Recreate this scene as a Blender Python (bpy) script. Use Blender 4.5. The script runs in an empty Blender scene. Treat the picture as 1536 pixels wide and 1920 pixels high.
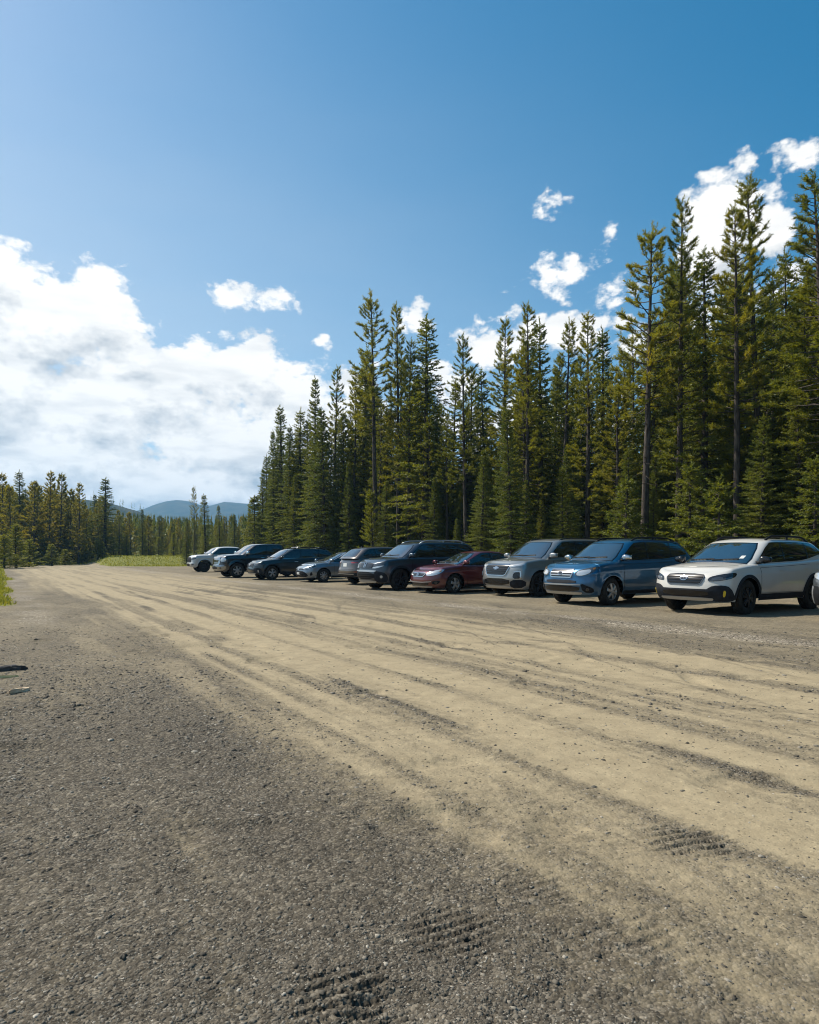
SUN_E, SKY_S, SKY_SAT, CLOUD_S, EXPO, N_STONES, HAZE = 5.0, .10, 1.5, .84, 0.5, 130000, .00025
import bpy, bmesh, math, random
import numpy as np
from mathutils import Vector, Matrix
from mathutils.bvhtree import BVHTree
from mathutils.geometry import delaunay_2d_cdt
from mathutils.interpolate import poly_3d_calc

scene = bpy.context.scene
COL = scene.collection
rng = np.random.default_rng(11)
random.seed(7)
R = math.radians

# ---------------------------------------------------------------- materials
def new_mat(name):
    m = bpy.data.materials.new(name); m.use_nodes = True
    nt = m.node_tree; nt.nodes.clear()
    out = nt.nodes.new('ShaderNodeOutputMaterial')
    return m, nt, out

def N(nt, kind, **kw):
    n = nt.nodes.new(kind)
    for k, v in kw.items():
        if k in n.inputs: 
            n.inputs[k].default_value = v
        else:
            setattr(n, k, v)
    return n

def simple(name, col, rough=.5, metal=0., coat=0., spec=.5, noise=0.0, nscale=8.):
    m, nt, out = new_mat(name)
    b = N(nt, 'ShaderNodeBsdfPrincipled')
    b.inputs['Base Color'].default_value = (*col, 1)
    b.inputs['Roughness'].default_value = rough
    b.inputs['Metallic'].default_value = metal
    b.inputs['Coat Weight'].default_value = coat
    b.inputs['Coat Roughness'].default_value = .04
    b.inputs['Specular IOR Level'].default_value = spec
    if noise:
        tc = N(nt, 'ShaderNodeTexCoord')
        nz = N(nt, 'ShaderNodeTexNoise'); nz.inputs['Scale'].default_value = nscale; nz.inputs['Detail'].default_value = 4
        nt.links.new(tc.outputs['Object'], nz.inputs['Vector'])
        hs = N(nt, 'ShaderNodeHueSaturation'); hs.inputs['Color'].default_value = (*col, 1)
        mr = N(nt, 'ShaderNodeMapRange')
        mr.inputs['From Min'].default_value = .3; mr.inputs['From Max'].default_value = .7
        mr.inputs['To Min'].default_value = 1-noise; mr.inputs['To Max'].default_value = 1+noise
        nt.links.new(nz.outputs['Fac'], mr.inputs['Value'])
        nt.links.new(mr.outputs[0], hs.inputs['Value'])
        nt.links.new(hs.outputs[0], b.inputs['Base Color'])
    nt.links.new(b.outputs[0], out.inputs[0])
    return m

def paint(name, col, metal=.35, rough=.3, dust=.5, zt=.95):
    """clear-coated car paint with road dust over the lower panels, on white also painted ground reflection"""
    m, nt, out = new_mat(name)
    L = nt.links.new
    b = N(nt, 'ShaderNodeBsdfPrincipled')
    tc = N(nt, 'ShaderNodeTexCoord')
    sx = N(nt, 'ShaderNodeSeparateXYZ'); L(tc.outputs['Object'], sx.inputs[0])
    mr = N(nt, 'ShaderNodeMapRange'); mr.inputs['From Min'].default_value = .15; mr.inputs['From Max'].default_value = zt
    mr.inputs['To Min'].default_value = 1; mr.inputs['To Max'].default_value = 0.06; L(sx.outputs[2], mr.inputs['Value'])
    nz = N(nt, 'ShaderNodeTexNoise'); nz.inputs['Scale'].default_value = 3.5; nz.inputs['Detail'].default_value = 6; nz.inputs['Roughness'].default_value = .65
    L(tc.outputs['Object'], nz.inputs['Vector'])
    mul = N(nt, 'ShaderNodeMath', operation='MULTIPLY'); L(mr.outputs[0], mul.inputs[0]); L(nz.outputs['Fac'], mul.inputs[1])
    mul2 = N(nt, 'ShaderNodeMath', operation='MULTIPLY'); L(mul.outputs[0], mul2.inputs[0]); mul2.inputs[1].default_value = dust*1.6
    mul2.use_clamp = True
    mix = N(nt, 'ShaderNodeMix', data_type='RGBA'); L(mul2.outputs[0], mix.inputs['Factor'])
    mix.inputs['A'].default_value = (*col, 1); mix.inputs['B'].default_value = (.30, .235, .155, 1)
    L(mix.outputs['Result'], b.inputs['Base Color'])
    mm = N(nt, 'ShaderNodeMapRange'); mm.inputs['To Min'].default_value = metal; mm.inputs['To Max'].default_value = 0; L(mul2.outputs[0], mm.inputs['Value'])
    L(mm.outputs[0], b.inputs['Metallic'])
    mc = N(nt, 'ShaderNodeMapRange'); mc.inputs['To Min'].default_value = 1; mc.inputs['To Max'].default_value = .1; L(mul2.outputs[0], mc.inputs['Value'])
    L(mc.outputs[0], b.inputs['Coat Weight'])
    b.inputs['Roughness'].default_value = rough; b.inputs['Coat Roughness'].default_value = .06
    L(b.outputs[0], out.inputs[0])
    return m

M = {}
M['glass'] = simple('dark_cabin_glass', (.006, .010, .012), .03, 0, 1.0, .6)  # opaque near-black: the unlit cabin behind is painted into the glass
def windscreen_mat():
    m, nt, out = new_mat('windscreen_glass')
    b = N(nt, 'ShaderNodeBsdfPrincipled')
    b.inputs['Base Color'].default_value = (.010, .018, .021, 1); b.inputs['Roughness'].default_value = .03  # near-black base paints in the dim cabin behind the screen
    b.inputs['IOR'].default_value = 2.7; b.inputs['Coat Weight'].default_value = 1.; b.inputs['Coat IOR'].default_value = 1.6
    nt.links.new(b.outputs[0], out.inputs[0]); return m
M['windscreen'] = windscreen_mat()
M['trim'] = simple('black_plastic_trim', (.010, .0105, .012), .6, spec=.18, noise=.25)
M['clad'] = simple('grey_plastic_cladding', (.017, .019, .024), .62, spec=.18, noise=.3)
M['gloss_black'] = simple('gloss_black', (.004, .004, .005), .22, coat=.25)
M['seam'] = simple('panel_gap', (.004, .004, .004), .8)
M['chrome'] = simple('chrome', (.50, .51, .52), .14, 1.)
M['dark_chrome'] = simple('darker_chrome', (.26, .27, .28), .2, 1.)  # chrome darkened so the truck bumper mirrors less bright ground
M['silver'] = simple('satin_silver', (.45, .46, .47), .35, .7)
M['tyre'] = simple('tyre_rubber', (.028, .025, .021), .9, spec=.15, noise=.5, nscale=11)
M['rim_dark'] = simple('dark_alloy', (.020, .021, .024), .35, .5)
M['rim_alloy'] = simple('silver_alloy', (.42, .42, .42), .32, .8)
M['lamp'] = simple('lamp_reflector', (.55, .57, .58), .12, .5, 1.)
M['lamp_grey'] = simple('smoked_lamp', (.075, .08, .085), .1, .4, 1.)
M['lamp_dim'] = simple('lamp_housing', (.022, .023, .026), .12, .2, .8)
M['amber'] = simple('amber_lens', (.42, .17, .02), .2, 0, 1.)
M['yellow'] = simple('yellow_lens', (.60, .42, .02), .25, 0, .6)
M['red'] = simple('red_lens', (.25, .012, .010), .12, 0, 1.)
M['plate'] = simple('white_plate', (.55, .55, .53), .4)
M['under'] = simple('underbody_black', (.006, .006, .006), .9, spec=.1)
M['disc'] = simple('brake_disc', (.07, .065, .06), .5, .6)

# ---------------------------------------------------------------- object helpers
def tag(o, label=None, cat=None, group=None, kind=None):
    if label: o['label'] = label
    if cat: o['category'] = cat
    if group: o['group'] = group
    if kind: o['kind'] = kind
    return o

def link(o, parent=None):
    COL.objects.link(o)
    if parent is not None: o.parent = parent
    return o

def empty(name, loc=(0, 0, 0), rz=0, parent=None):
    o = bpy.data.objects.new(name, None); o.location = loc; o.rotation_euler = (0, 0, rz)
    o.empty_display_size = .2
    return link(o, parent)

def mesh_obj(name, verts, faces, mat, parent=None, smooth=True, normals=None):
    me = bpy.data.meshes.new(name)
    me.from_pydata([tuple(v) for v in verts], [], [tuple(f) for f in faces])
    if mat: me.materials.append(mat)
    if smooth: me.polygons.foreach_set('use_smooth', [True]*len(me.polygons))
    me.update()
    if normals is not None:
        me.normals_split_custom_set_from_vertices([tuple(n) for n in normals])
    return link(bpy.data.objects.new(name, me), parent)

def fast_mesh(name, V, F, mat=None, smooth=False, parent=None, do_link=True):
    """V (n,3) float array, F (m,k) int array"""
    me = bpy.data.meshes.new(name)
    V = np.ascontiguousarray(V, np.float32); F = np.ascontiguousarray(F, np.int32)
    me.vertices.add(len(V)); me.vertices.foreach_set('co', V.ravel())
    k = F.shape[1]
    me.loops.add(F.size); me.loops.foreach_set('vertex_index', F.ravel())
    me.polygons.add(len(F)); me.polygons.foreach_set('loop_start', np.arange(0, F.size, k, dtype=np.int32))
    try: me.polygons.foreach_set('loop_total', np.full(len(F), k, np.int32))
    except Exception: pass
    if smooth: me.polygons.foreach_set('use_smooth', np.ones(len(F), bool))
    me.update(calc_edges=True); me.validate()
    if mat: me.materials.append(mat)
    o = bpy.data.objects.new(name, me)
    return link(o, parent) if do_link else o

class MB:
    """collects primitives into one mesh"""
    def __init__(s): s.v = []; s.f = []
    def add(s, v, f):
        b = len(s.v); s.v += [tuple(x) for x in v]; s.f += [tuple(i+b for i in q) for q in f]
    def box(s, c, d, rot=None, bev=0.0):
        bm = bmesh.new(); bmesh.ops.create_cube(bm, size=1)
        bmesh.ops.scale(bm, vec=d, verts=bm.verts)
        if bev: bmesh.ops.bevel(bm, geom=list(bm.edges), offset=bev, segments=2, affect='EDGES', profile=.5)
        if rot is not None: bmesh.ops.rotate(bm, matrix=rot, verts=bm.verts)
        bmesh.ops.translate(bm, vec=c, verts=bm.verts)
        s.bm(bm)
    def bm(s, bm):
        bm.verts.index_update()
        s.add([v.co[:] for v in bm.verts], [[v.index for v in f.verts] for f in bm.faces]); bm.free()
    def tube(s, pts, r, n=8, flat=1.0):
        pts = [Vector(p) for p in pts]; rings = []
        rr = r if isinstance(r, (list, tuple)) else [r]*len(pts)
        for i, p in enumerate(pts):
            t = (pts[min(i+1, len(pts)-1)]-pts[max(i-1, 0)]).normalized()
            a = t.cross(Vector((0, 0, 1)))
            if a.length < 1e-3: a = Vector((1, 0, 0))
            a.normalize(); b = t.cross(a).normalized()
            rings.append([p + a*math.cos(k*2*math.pi/n)*rr[i]*flat + b*math.sin(k*2*math.pi/n)*rr[i] for k in range(n)])
        v = [x for ring in rings for x in ring]; f = []
        for i in range(len(pts)-1):
            for k in range(n):
                f.append((i*n+k, i*n+(k+1) % n, (i+1)*n+(k+1) % n, (i+1)*n+k))
        f.append(tuple(range(n-1, -1, -1))); f.append(tuple((len(pts)-1)*n+k for k in range(n)))
        s.add(v, f)
    def lathe_y(s, prof, n=40, close=False):
        """profile of (r, y) spun about the y axis"""
        v = []; f = []; m = len(prof)
        for k in range(n):
            a = 2*math.pi*k/n
            for (r, y) in prof: v.append((r*math.cos(a), y, r*math.sin(a)))
        for k in range(n):
            k2 = (k+1) % n
            for j in range(m-1): f.append((k*m+j, k*m+j+1, k2*m+j+1, k2*m+j))
        s.add(v, f)
    def build(s, name, mat, parent=None, smooth=False):
        return mesh_obj(name, s.v, s.f, mat, parent, smooth)

def interp(pts, x):
    xs = [p[0] for p in pts]; ys = [p[1] for p in pts]
    if xs[0] > xs[-1]: xs = xs[::-1]; ys = ys[::-1]
    return np.interp(x, xs, ys)

def smooth_curve(pts, x):
    """cubic (Catmull-Rom style) interpolation of a short list of points"""
    xs = np.array([p[0] for p in pts], float); ys = np.array([p[1] for p in pts], float)
    if xs[0] > xs[-1]: xs = xs[::-1]; ys = ys[::-1]
    x = np.clip(x, xs[0], xs[-1])
    d = np.gradient(ys, xs)
    i = np.clip(np.searchsorted(xs, x)-1, 0, len(xs)-2)
    h = xs[i+1]-xs[i]; t = (x-xs[i])/h
    return ((2*t**3-3*t**2+1)*ys[i] + (t**3-2*t**2+t)*h*d[i] + (-2*t**3+3*t**2)*ys[i+1] + (t**3-t**2)*h*d[i+1])

def chaikin(poly, it=2, w=.25):
    for _ in range(it):
        q = []
        for i in range(len(poly)):
            a = poly[i]; b = poly[(i+1) % len(poly)]
            q.append((a[0]*(1-w)+b[0]*w, a[1]*(1-w)+b[1]*w)); q.append((a[0]*w+b[0]*(1-w), a[1]*w+b[1]*(1-w)))
        poly = q
    return poly

def inside(poly, x, y):
    c = False; n = len(poly)
    for i in range(n):
        x1, y1 = poly[i]; x2, y2 = poly[(i+1) % n]
        if (y1 > y) != (y2 > y) and x < (x2-x1)*(y-y1)/(y2-y1)+x1: c = not c
    return c

# ---------------------------------------------------------------- car bodies
class Shell:
    def __init__(s, V, F):
        s.V = [Vector(v) for v in V]; s.F = F
        s.bvh = BVHTree.FromPolygons([tuple(v) for v in V], F)
        s.nrm = [Vector((0, 0, 0)) for _ in V]
        for f in F:
            a, b, c = s.V[f[0]], s.V[f[1]], s.V[f[2]]
            n = (b-a).cross(c-a)
            if len(f) == 4: n = n + (c-a).cross(s.V[f[3]]-a)
            for i in f: s.nrm[i] = s.nrm[i]+n
        for n in s.nrm:
            if n.length > 0: n.normalize()
    def normal(s, loc, idx, d):
        f = s.F[idx]
        w = poly_3d_calc([s.V[i] for i in f], loc)
        n = Vector((0, 0, 0))
        for wi, i in zip(w, f):
            m = s.nrm[i]
            n += m*wi
        if n.length < 1e-6: n = -d
        n.normalize()
        if n.dot(d) > 0: n = -n
        return n
    def ray(s, o, d):
        loc, n, idx, dist = s.bvh.ray_cast(o, d, 8)
        if loc is None:
            loc, n, idx, dist = s.bvh.find_nearest(o + d*.6)
        return loc, s.normal(loc, idx, d)

def shell_mesh(rows):
    """rows[i][j] -> half grid (y>=0) mirrored to a full welded shell; returns V, F with outward faces"""
    ni = len(rows); nj = len(rows[0])
    bm = bmesh.new()
    for sgn in (1, -1):
        vv = [[bm.verts.new((p[0], p[1]*sgn, p[2])) for p in r] for r in rows]
        for i in range(ni-1):
            for j in range(nj-1):
                q = [vv[i][j], vv[i+1][j], vv[i+1][j+1], vv[i][j+1]]
                if sgn < 0: q.reverse()
                try: bm.faces.new(q)
                except ValueError: pass
    bmesh.ops.remove_doubles(bm, verts=bm.verts, dist=1e-4)
    bmesh.ops.dissolve_degenerate(bm, edges=bm.edges, dist=1e-5)
    # outward: the side at largest y must face +y
    bm.faces.ensure_lookup_table(); bm.normal_update()
    f = max((f for f in bm.faces if abs(f.normal.z) < .5), key=lambda f: f.calc_center_median().y)
    if f.normal.y < 0: bmesh.ops.reverse_faces(bm, faces=bm.faces)
    bm.verts.index_update()
    V = [v.co[:] for v in bm.verts]; F = [[v.index for v in f.verts] for f in bm.faces]
    bm.free(); return V, F

def superfront(xs, xf, hw, n, m, k):
    out = []
    for th in np.linspace(math.pi/2, 0, k):
        out.append((xs+(xf-xs)*max(math.sin(th), 0)**(2/n), hw*max(math.cos(th), 0)**(2/m)))
    return out

def sstep(a, b, x):
    t = min(max((x-a)/(b-a), 0), 1); return t*t*(3-2*t)

def build_shells(S):
    wb, hw = S['wb'], S['hw']
    xf, xr = wb/2+S['fo'], -(wb/2+S['ro'])
    Rw = S['R']; Ra = Rw+S.get('gap', .055); zs = S['zs']
    axf, axr = wb/2, -wb/2
    xsf, xsr = axf+Ra+.03, axr-Ra-.03
    pn, pm = S.get('pf', (2.5, 2.9)); rn, rm = S.get('pr', (3.0, 3.4))
    cont = superfront(xsf, xf, hw, pn, pm, 26)
    xs = set(np.round(np.linspace(xsf, xsr, int((xsf-xsr)/.045)), 4))
    for ax in (axf, axr):
        xs = {x for x in xs if abs(x-ax) > Ra+.004}
        for a in np.linspace(0, math.pi, 23)[1:-1]: xs.add(round(ax+(Ra-.002)*math.cos(a), 4))
        for e in (-1, 1): xs.add(round(ax+e*(Ra-.0015), 4)); xs.add(round(ax+e*(Ra+.0015), 4))
    xs = sorted(xs, reverse=True)
    cont += [(x, hw) for x in xs if xsr < x < xsf]
    cont += [(2*xsr-(2*xsr-x) if False else x, y) for (x, y) in [(xsr-(a-xsr), b) for (a, b) in superfront(xsr, 2*xsr-xr, hw, rn, rm, 24)][::-1]]
    half = (xf-xr)/2; mid = (xf+xr)/2
    cont = [(x, y*(1-.035*((x-mid)/half)**4)) for (x, y) in cont]
    nrm = []
    for i in range(len(cont)):
        a = cont[max(i-1, 0)]; b = cont[min(i+1, len(cont)-1)]
        tx, ty = b[0]-a[0], b[1]-a[1]; l = math.hypot(tx, ty) or 1
        nrm.append((-ty/l*-1 if False else -ty/l*(-1), 0) if False else (-(ty)/l * -1, 0))
    # outward normal = tangent rotated; tangent runs front->rear along +y side => outward (−ty, tx) flipped
    nrm = []
    for i in range(len(cont)):
        a = cont[max(i-1, 0)]; b = cont[min(i+1, len(cont)-1)]
        tx, ty = b[0]-a[0], b[1]-a[1]; l = math.hypot(tx, ty) or 1
        nx, ny = ty/l, -tx/l
        if i == 0: nx, ny = 1, 0
        if i == len(cont)-1: nx, ny = -1, 0
        nrm.append((nx, ny))
    top = S['top']; fprof = S['fprof']; rprof = S['rprof']
    zbf, zbr = S.get('zbf', zs), S.get('zbr', zs+.06)
    def zlow(x):
        z = zs
        if x > axf+Ra: z = zs+(zbf-zs)*sstep(axf+Ra, axf+Ra+.2, x)
        if x < axr-Ra: z = zs+(zbr-zs)*sstep(axr-Ra, axr-Ra-.2, x)
        for ax in (axf, axr):
            if abs(x-ax) < Ra: z = max(z, Rw+math.sqrt(max(Ra*Ra-(x-ax)**2, 0)))
        return z
    r = S.get('fil', .075)
    lv = [0, .03, .07, .12, .18, .24, .3, .36, .42, .48, .54, .6, .66, .71, .76, .8, .84, .875, .905, .93, .95, .967, .98, .99, .996, 1]
    rows = []
    tuck = S.get('tuck', .07)
    def inset(q, z, zt, x):
        i = 0
        i += tuck*max(0, (.5-q)/.5)**1.8
        i += .045*max(0, (q-.6)/.4)**1.5
        i -= S.get('crease', .010)*math.exp(-((q-.74)/.055)**2)
        d = zt-z
        if d < r: i += r-math.sqrt(max(r*r-(r-d)**2, 0))
        for ax in (axf, axr):
            rr = math.hypot(x-ax, z-Rw)
            if z > Rw*.6: i -= S.get('flare', .022)*math.exp(-((rr-Ra)/.075)**2)
        return i
    K = 14
    crown = S.get('crown', .05)
    for (x, y), (nx, ny) in zip(cont, nrm):
        zt = float(smooth_curve(top, x)); zl = zlow(x); row = []
        for v in lv:
            z = zl+(zt-zl)*v
            q = (z-zs)/(zt-zs)
            ins = inset(q, z, zt, x)
            px, py = x-nx*ins, max(y-ny*ins, 0)
            px += float(interp(fprof, z))*sstep(axf+Ra*.8, xf, x)
            px -= float(interp(rprof, z))*sstep(axr-Ra*.8, xr, x)
            if y <= 1e-6: py = 0
            row.append((px, py, z))
        tx, ty, _ = row[-1]
        spx = min(max(tx, xr+.55), xf-.75)
        for k in range(1, K+1):
            s = k/K
            qx = tx+(spx-tx)*s; qy = ty*(1-s)
            zc = float(smooth_curve(top, qx)); 
            bump = crown*(1-(1-s)**2.2) if abs(qx-tx) < .5 else crown*(1-(1-s)**2.2)
            row.append((qx, qy, zc+bump))
        rows.append(row)
    V, F = shell_mesh(rows)
    # greenhouse
    G = S['gh']
    (xw0, xw1), (xb0, xb1) = G['front'], G['rear']
    hb, hr = G['hb'], G['hr']; roof = G['roof']; gd = G.get('d', .40)
    def gsec(t):
        f = xw0+(xw1-xw0)*t + .05*math.sin(math.pi*t); b = xb0+(xb1-xb0)*t - G.get('rb', .04)*math.sin(math.pi*t)
        w = hb+(hr-hb)*t + .025*math.sin(math.pi*t)
        return f, b, w
    lt = [0, .06, .13, .2, .28, .36, .44, .52, .6, .68, .75, .81, .86, .9, .93, .955, .975, .99, 1]
    fr = .07
    secs = []
    for t in lt:
        f, b, w = gsec(t)
        c = superfront(f-gd, f, w, 2.3, 3.6, 22)
        nsd = 44
        c += [(f-gd+(b+gd*.8-(f-gd))*k/nsd, w) for k in range(1, nsd)]
        c += [(2*(b+gd*.8)-x, y) for (x, y) in superfront(b+gd*.8, b+gd*1.6, w, 2.4, 3.6, 22)][::-1]
        secs.append(c)
    ni = len(secs[0]); rows = []
    gcrown = G.get('crown', .045)
    for i in range(ni):
        row = []
        for t, c in zip(lt, secs):
            x, y = c[i]
            zb = float(smooth_curve(top, x))-.04
            zr = float(smooth_curve(roof, x))
            z = zb+(zr-zb)*t
            d = zr-z
            if d < fr:
                ins = fr-math.sqrt(max(fr*fr-(fr-d)**2, 0)); ins *= .8
                y2 = max(y-ins*(y/(hb)), 0); x2 = x
                f, b, w = gsec(t); 
                if x > f-gd: x2 = x-ins*.6*((x-(f-gd))/gd)
                if x < b+gd*.8: x2 = x+ins*.4*(((b+gd*.8)-x)/(gd*.8))
                x, y = x2, y2
            if c[i][1] <= 1e-6: y = 0
            row.append((x, y, z))
        tx, ty, _ = row[-1]
        spx = min(max(tx, xb1+.4), xw1-.4)
        for k in range(1, 11):
            s = k/10; qx = tx+(spx-tx)*s
            row.append((qx, ty*(1-s), float(smooth_curve(roof, qx))+gcrown*(1-(1-s)**2.2)))
        rows.append(row)
    GV, GF = shell_mesh(rows)
    lower, green = Shell(V, F), Shell(GV, GF)
    # arc-length table along the plan contour
    acc = [0]
    for i in range(1, len(cont)): acc.append(acc[-1]+math.hypot(cont[i][0]-cont[i-1][0], cont[i][1]-cont[i-1][1]))
    return dict(lower=lower, green=green, cont=cont, nrm=nrm, acc=acc, gsec=gsec, zlow=zlow, Ra=Ra, xf=xf, xr=xr, axf=axf, axr=axr, gd=gd, gtop=lambda x: float(smooth_curve(roof, x)), belt=lambda x: float(smooth_curve(top, x)))

def project(B, mode, a, b):
    if mode in ('F', 'R'):
        acc = B['acc']; s = abs(a) if mode == 'F' else acc[-1]-abs(a)
        x = np.interp(s, acc, [c[0] for c in B['cont']]); y = np.interp(s, acc, [c[1] for c in B['cont']])
        nx = np.interp(s, acc, [c[0] for c in B['nrm']]); ny = np.interp(s, acc, [c[1] for c in B['nrm']])
        sg = 1 if a >= 0 else -1
        d = Vector((-nx, -ny*sg, 0)).normalized()
        return B['lower'].ray(Vector((x, y*sg, b))-d*.5, d)
    if mode == 'L': return B['lower'].ray(Vector((a, 2.2, b)), Vector((0, -1, 0)))
    if mode == 'l': return B['lower'].ray(Vector((a, -2.2, b)), Vector((0, 1, 0)))
    if mode == 'G': return B['green'].ray(Vector((a, 2.2, b)), Vector((0, -1, 0)))
    if mode == 'g': return B['green'].ray(Vector((a, -2.2, b)), Vector((0, 1, 0)))
    if mode == 'W': return B['green'].ray(Vector((4.5, a, b)), Vector((-1, 0, 0)))
    if mode == 'B': return B['green'].ray(Vector((-4.5, a, b)), Vector((1, 0, 0)))
    if mode == 'T': return B['lower'].ray(Vector((a, b, 3)), Vector((0, 0, -1)))
    if mode == 'U': return B['green'].ray(Vector((a, b, 3)), Vector((0, 0, -1)))

def patch(B, name, mode, poly, mat, off=.005, parent=None, step=.05, rnd=2, skirt=.012):
    poly = chaikin(poly, rnd) if rnd else list(poly)
    pts = []
    for i in range(len(poly)):
        a = poly[i]; b = poly[(i+1) % len(poly)]
        n = max(1, int(math.hypot(b[0]-a[0], b[1]-a[1])/step))
        for k in range(n): pts.append((a[0]+(b[0]-a[0])*k/n, a[1]+(b[1]-a[1])*k/n))
    nb = len(pts)
    x0, x1 = min(p[0] for p in pts), max(p[0] for p in pts); y0, y1 = min(p[1] for p in pts), max(p[1] for p in pts)
    inner = []
    for i in range(1, int((x1-x0)/step)+1):
        for j in range(1, int((y1-y0)/step)+1):
            p = (x0+i*step, y0+j*step)
            if inside(pts, *p) and min((p[0]-q[0])**2+(p[1]-q[1])**2 for q in pts) > (step*.35)**2: inner.append(p)
    res = delaunay_2d_cdt([Vector(p) for p in pts+inner], [], [list(range(nb))], 1, 1e-6)
    vs, es, fs, ov, oe, of = res
    V = []; NN = []
    for p in vs:
        loc, n = project(B, mode, p[0], p[1])
        V.append(loc+n*off); NN.append(n)
    F = []
    for f in fs:
        f = list(f)
        n = (V[f[1]]-V[f[0]]).cross(V[f[2]]-V[f[0]])
        if n.dot(NN[f[0]]) < 0: f.reverse()
        F.append(f)
    cnt = {}
    for f in F:
        for i in range(len(f)):
            e = (f[i], f[(i+1) % len(f)]); cnt[e] = 1
    bd = [e for e in cnt if (e[1], e[0]) not in cnt]
    mp = {}
    for e in bd:
        for i in e:
            if i not in mp:
                mp[i] = len(V); V.append(V[i]-NN[i]*(off+skirt)); NN.append(NN[i])
    for (a, b) in bd: F.append([b, a, mp[a], mp[b]])
    return mesh_obj(name, V, F, mat, parent, True, NN)

def mirror(poly): return [(-a, b) for (a, b) in poly][::-1]

def grow(poly, d):
    cx = sum(p[0] for p in poly)/len(poly); cy = sum(p[1] for p in poly)/len(poly)
    out = []
    n = len(poly)
    area = sum(poly[i][0]*poly[(i+1) % n][1]-poly[(i+1) % n][0]*poly[i][1] for i in range(n))
    sg = 1 if area > 0 else -1
    for i in range(n):
        a, b, c = poly[i-1], poly[i], poly[(i+1) % n]
        def nn(p, q):
            l = math.hypot(q[0]-p[0], q[1]-p[1]) or 1
            return ((q[1]-p[1])/l*sg, -(q[0]-p[0])/l*sg)
        n1, n2 = nn(a, b), nn(b, c)
        k = 1+n1[0]*n2[0]+n1[1]*n2[1]
        k = max(k, .5)
        out.append((b[0]+(n1[0]+n2[0])/k*d, b[1]+(n1[1]+n2[1])/k*d))
    return out

def make_wheel(car, x, y, side, S, steer=0):
    Rw = S['R']; rr = S.get('rimR', Rw*.66); w = S.get('tw', .225)
    root = empty('wheel', (x, y, Rw), 0, car)
    root.rotation_euler = (0, 0, steer)
    h = w/2
    mb = MB()
    prof = [(rr-.01, -h*.8), (rr+.012, -h*.95), (Rw-.055, -h), (Rw-.02, -h*.9), (Rw-.004, -h*.66), (Rw, -h*.3), (Rw, h*.3), (Rw-.004, h*.66), (Rw-.02, h*.9), (Rw-.055, h), (rr+.012, h*.95), (rr-.01, h*.8)]
    mb.lathe_y(prof, 44)
    for k in range(44):      # tread blocks
        a = 2*math.pi*k/44
        for yy in (-.62, 0, .62):
            mb.box((math.cos(a)*(Rw-.002), yy*h*.9, math.sin(a)*(Rw-.002)), (.010, h*.42, Rw*.10), Matrix.Rotation(-a, 3, 'Y'))
    mb.build('tyre', M['tyre'], root, True)
    o = side*(h-.03)
    mb = MB()
    mb.lathe_y([(rr, side*h*.82), (rr-.012, side*(h*.82)), (rr-.03, o*.75), (rr-.035, -side*h*.6)], 44)
    hub = .062
    ns = S.get('spokes', 5); tw = S.get('sw', .055); dbl = S.get('dbl', 0)
    for k in range(ns):
        a0 = 2*math.pi*k/ns+.3
        for da in ((-.16, .16) if dbl else (0,)):
            a = a0+da
            bm = bmesh.new(); bmesh.ops.create_cube(bm, size=1)
            L = rr-.02
            for v in bm.verts:
                out = v.co.x > 0
                v.co.x = L if out else hub*.6
                v.co.z *= (tw*(1.25 if not dbl else .8) if out else tw*(.95 if not dbl else .7))*2*.5
                v.co.y = (side*(.020 if not out else .008) + v.co.y*.034)
            bmesh.ops.bevel(bm, geom=list(bm.edges), offset=.006, segments=1, affect='EDGES')
            bmesh.ops.rotate(bm, matrix=Matrix.Rotation(-a, 3, 'Y'), verts=bm.verts)
            bmesh.ops.translate(bm, vec=(0, o, 0), verts=bm.verts)
            mb.bm(bm)
    mb.lathe_y([(0.001, o+side*.045), (hub*.5, o+side*.045), (hub, o+side*.032), (hub*1.1, o), (hub*1.1, o-side*.03)], 20)
    mb.build('rim', S.get('rimmat', M['rim_alloy']), root, False)
    mb = MB(); mb.lathe_y([(0.001, o-side*.075), (rr*.74, o-side*.075), (rr*.74, o-side*.10), (.01, o-side*.10)], 28)
    mb.build('brake_disc', M['disc'], root, False)
    mb = MB(); mb.lathe_y([(0.001, o-side*.12), (rr-.03, o-side*.12)], 28)
    mb.build('wheel_barrel', M['under'], root, False)

def arch_ring(ax, Rw, r0, r1, zmin, n=26):
    pts = []
    a0 = math.asin(max(-1, min(1, (zmin-Rw)/r0))); a1 = math.asin(max(-1, min(1, (zmin-Rw)/r1)))
    for k in range(n+1):
        a = a0+(math.pi-2*a0)*k/n; pts.append((ax+r0*math.cos(a), Rw+r0*math.sin(a)))
    for k in range(n+1):
        a = (math.pi-a1)-(math.pi-2*a1)*k/n; pts.append((ax+r1*math.cos(a), Rw+r1*math.sin(a)))
    return pts

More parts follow.
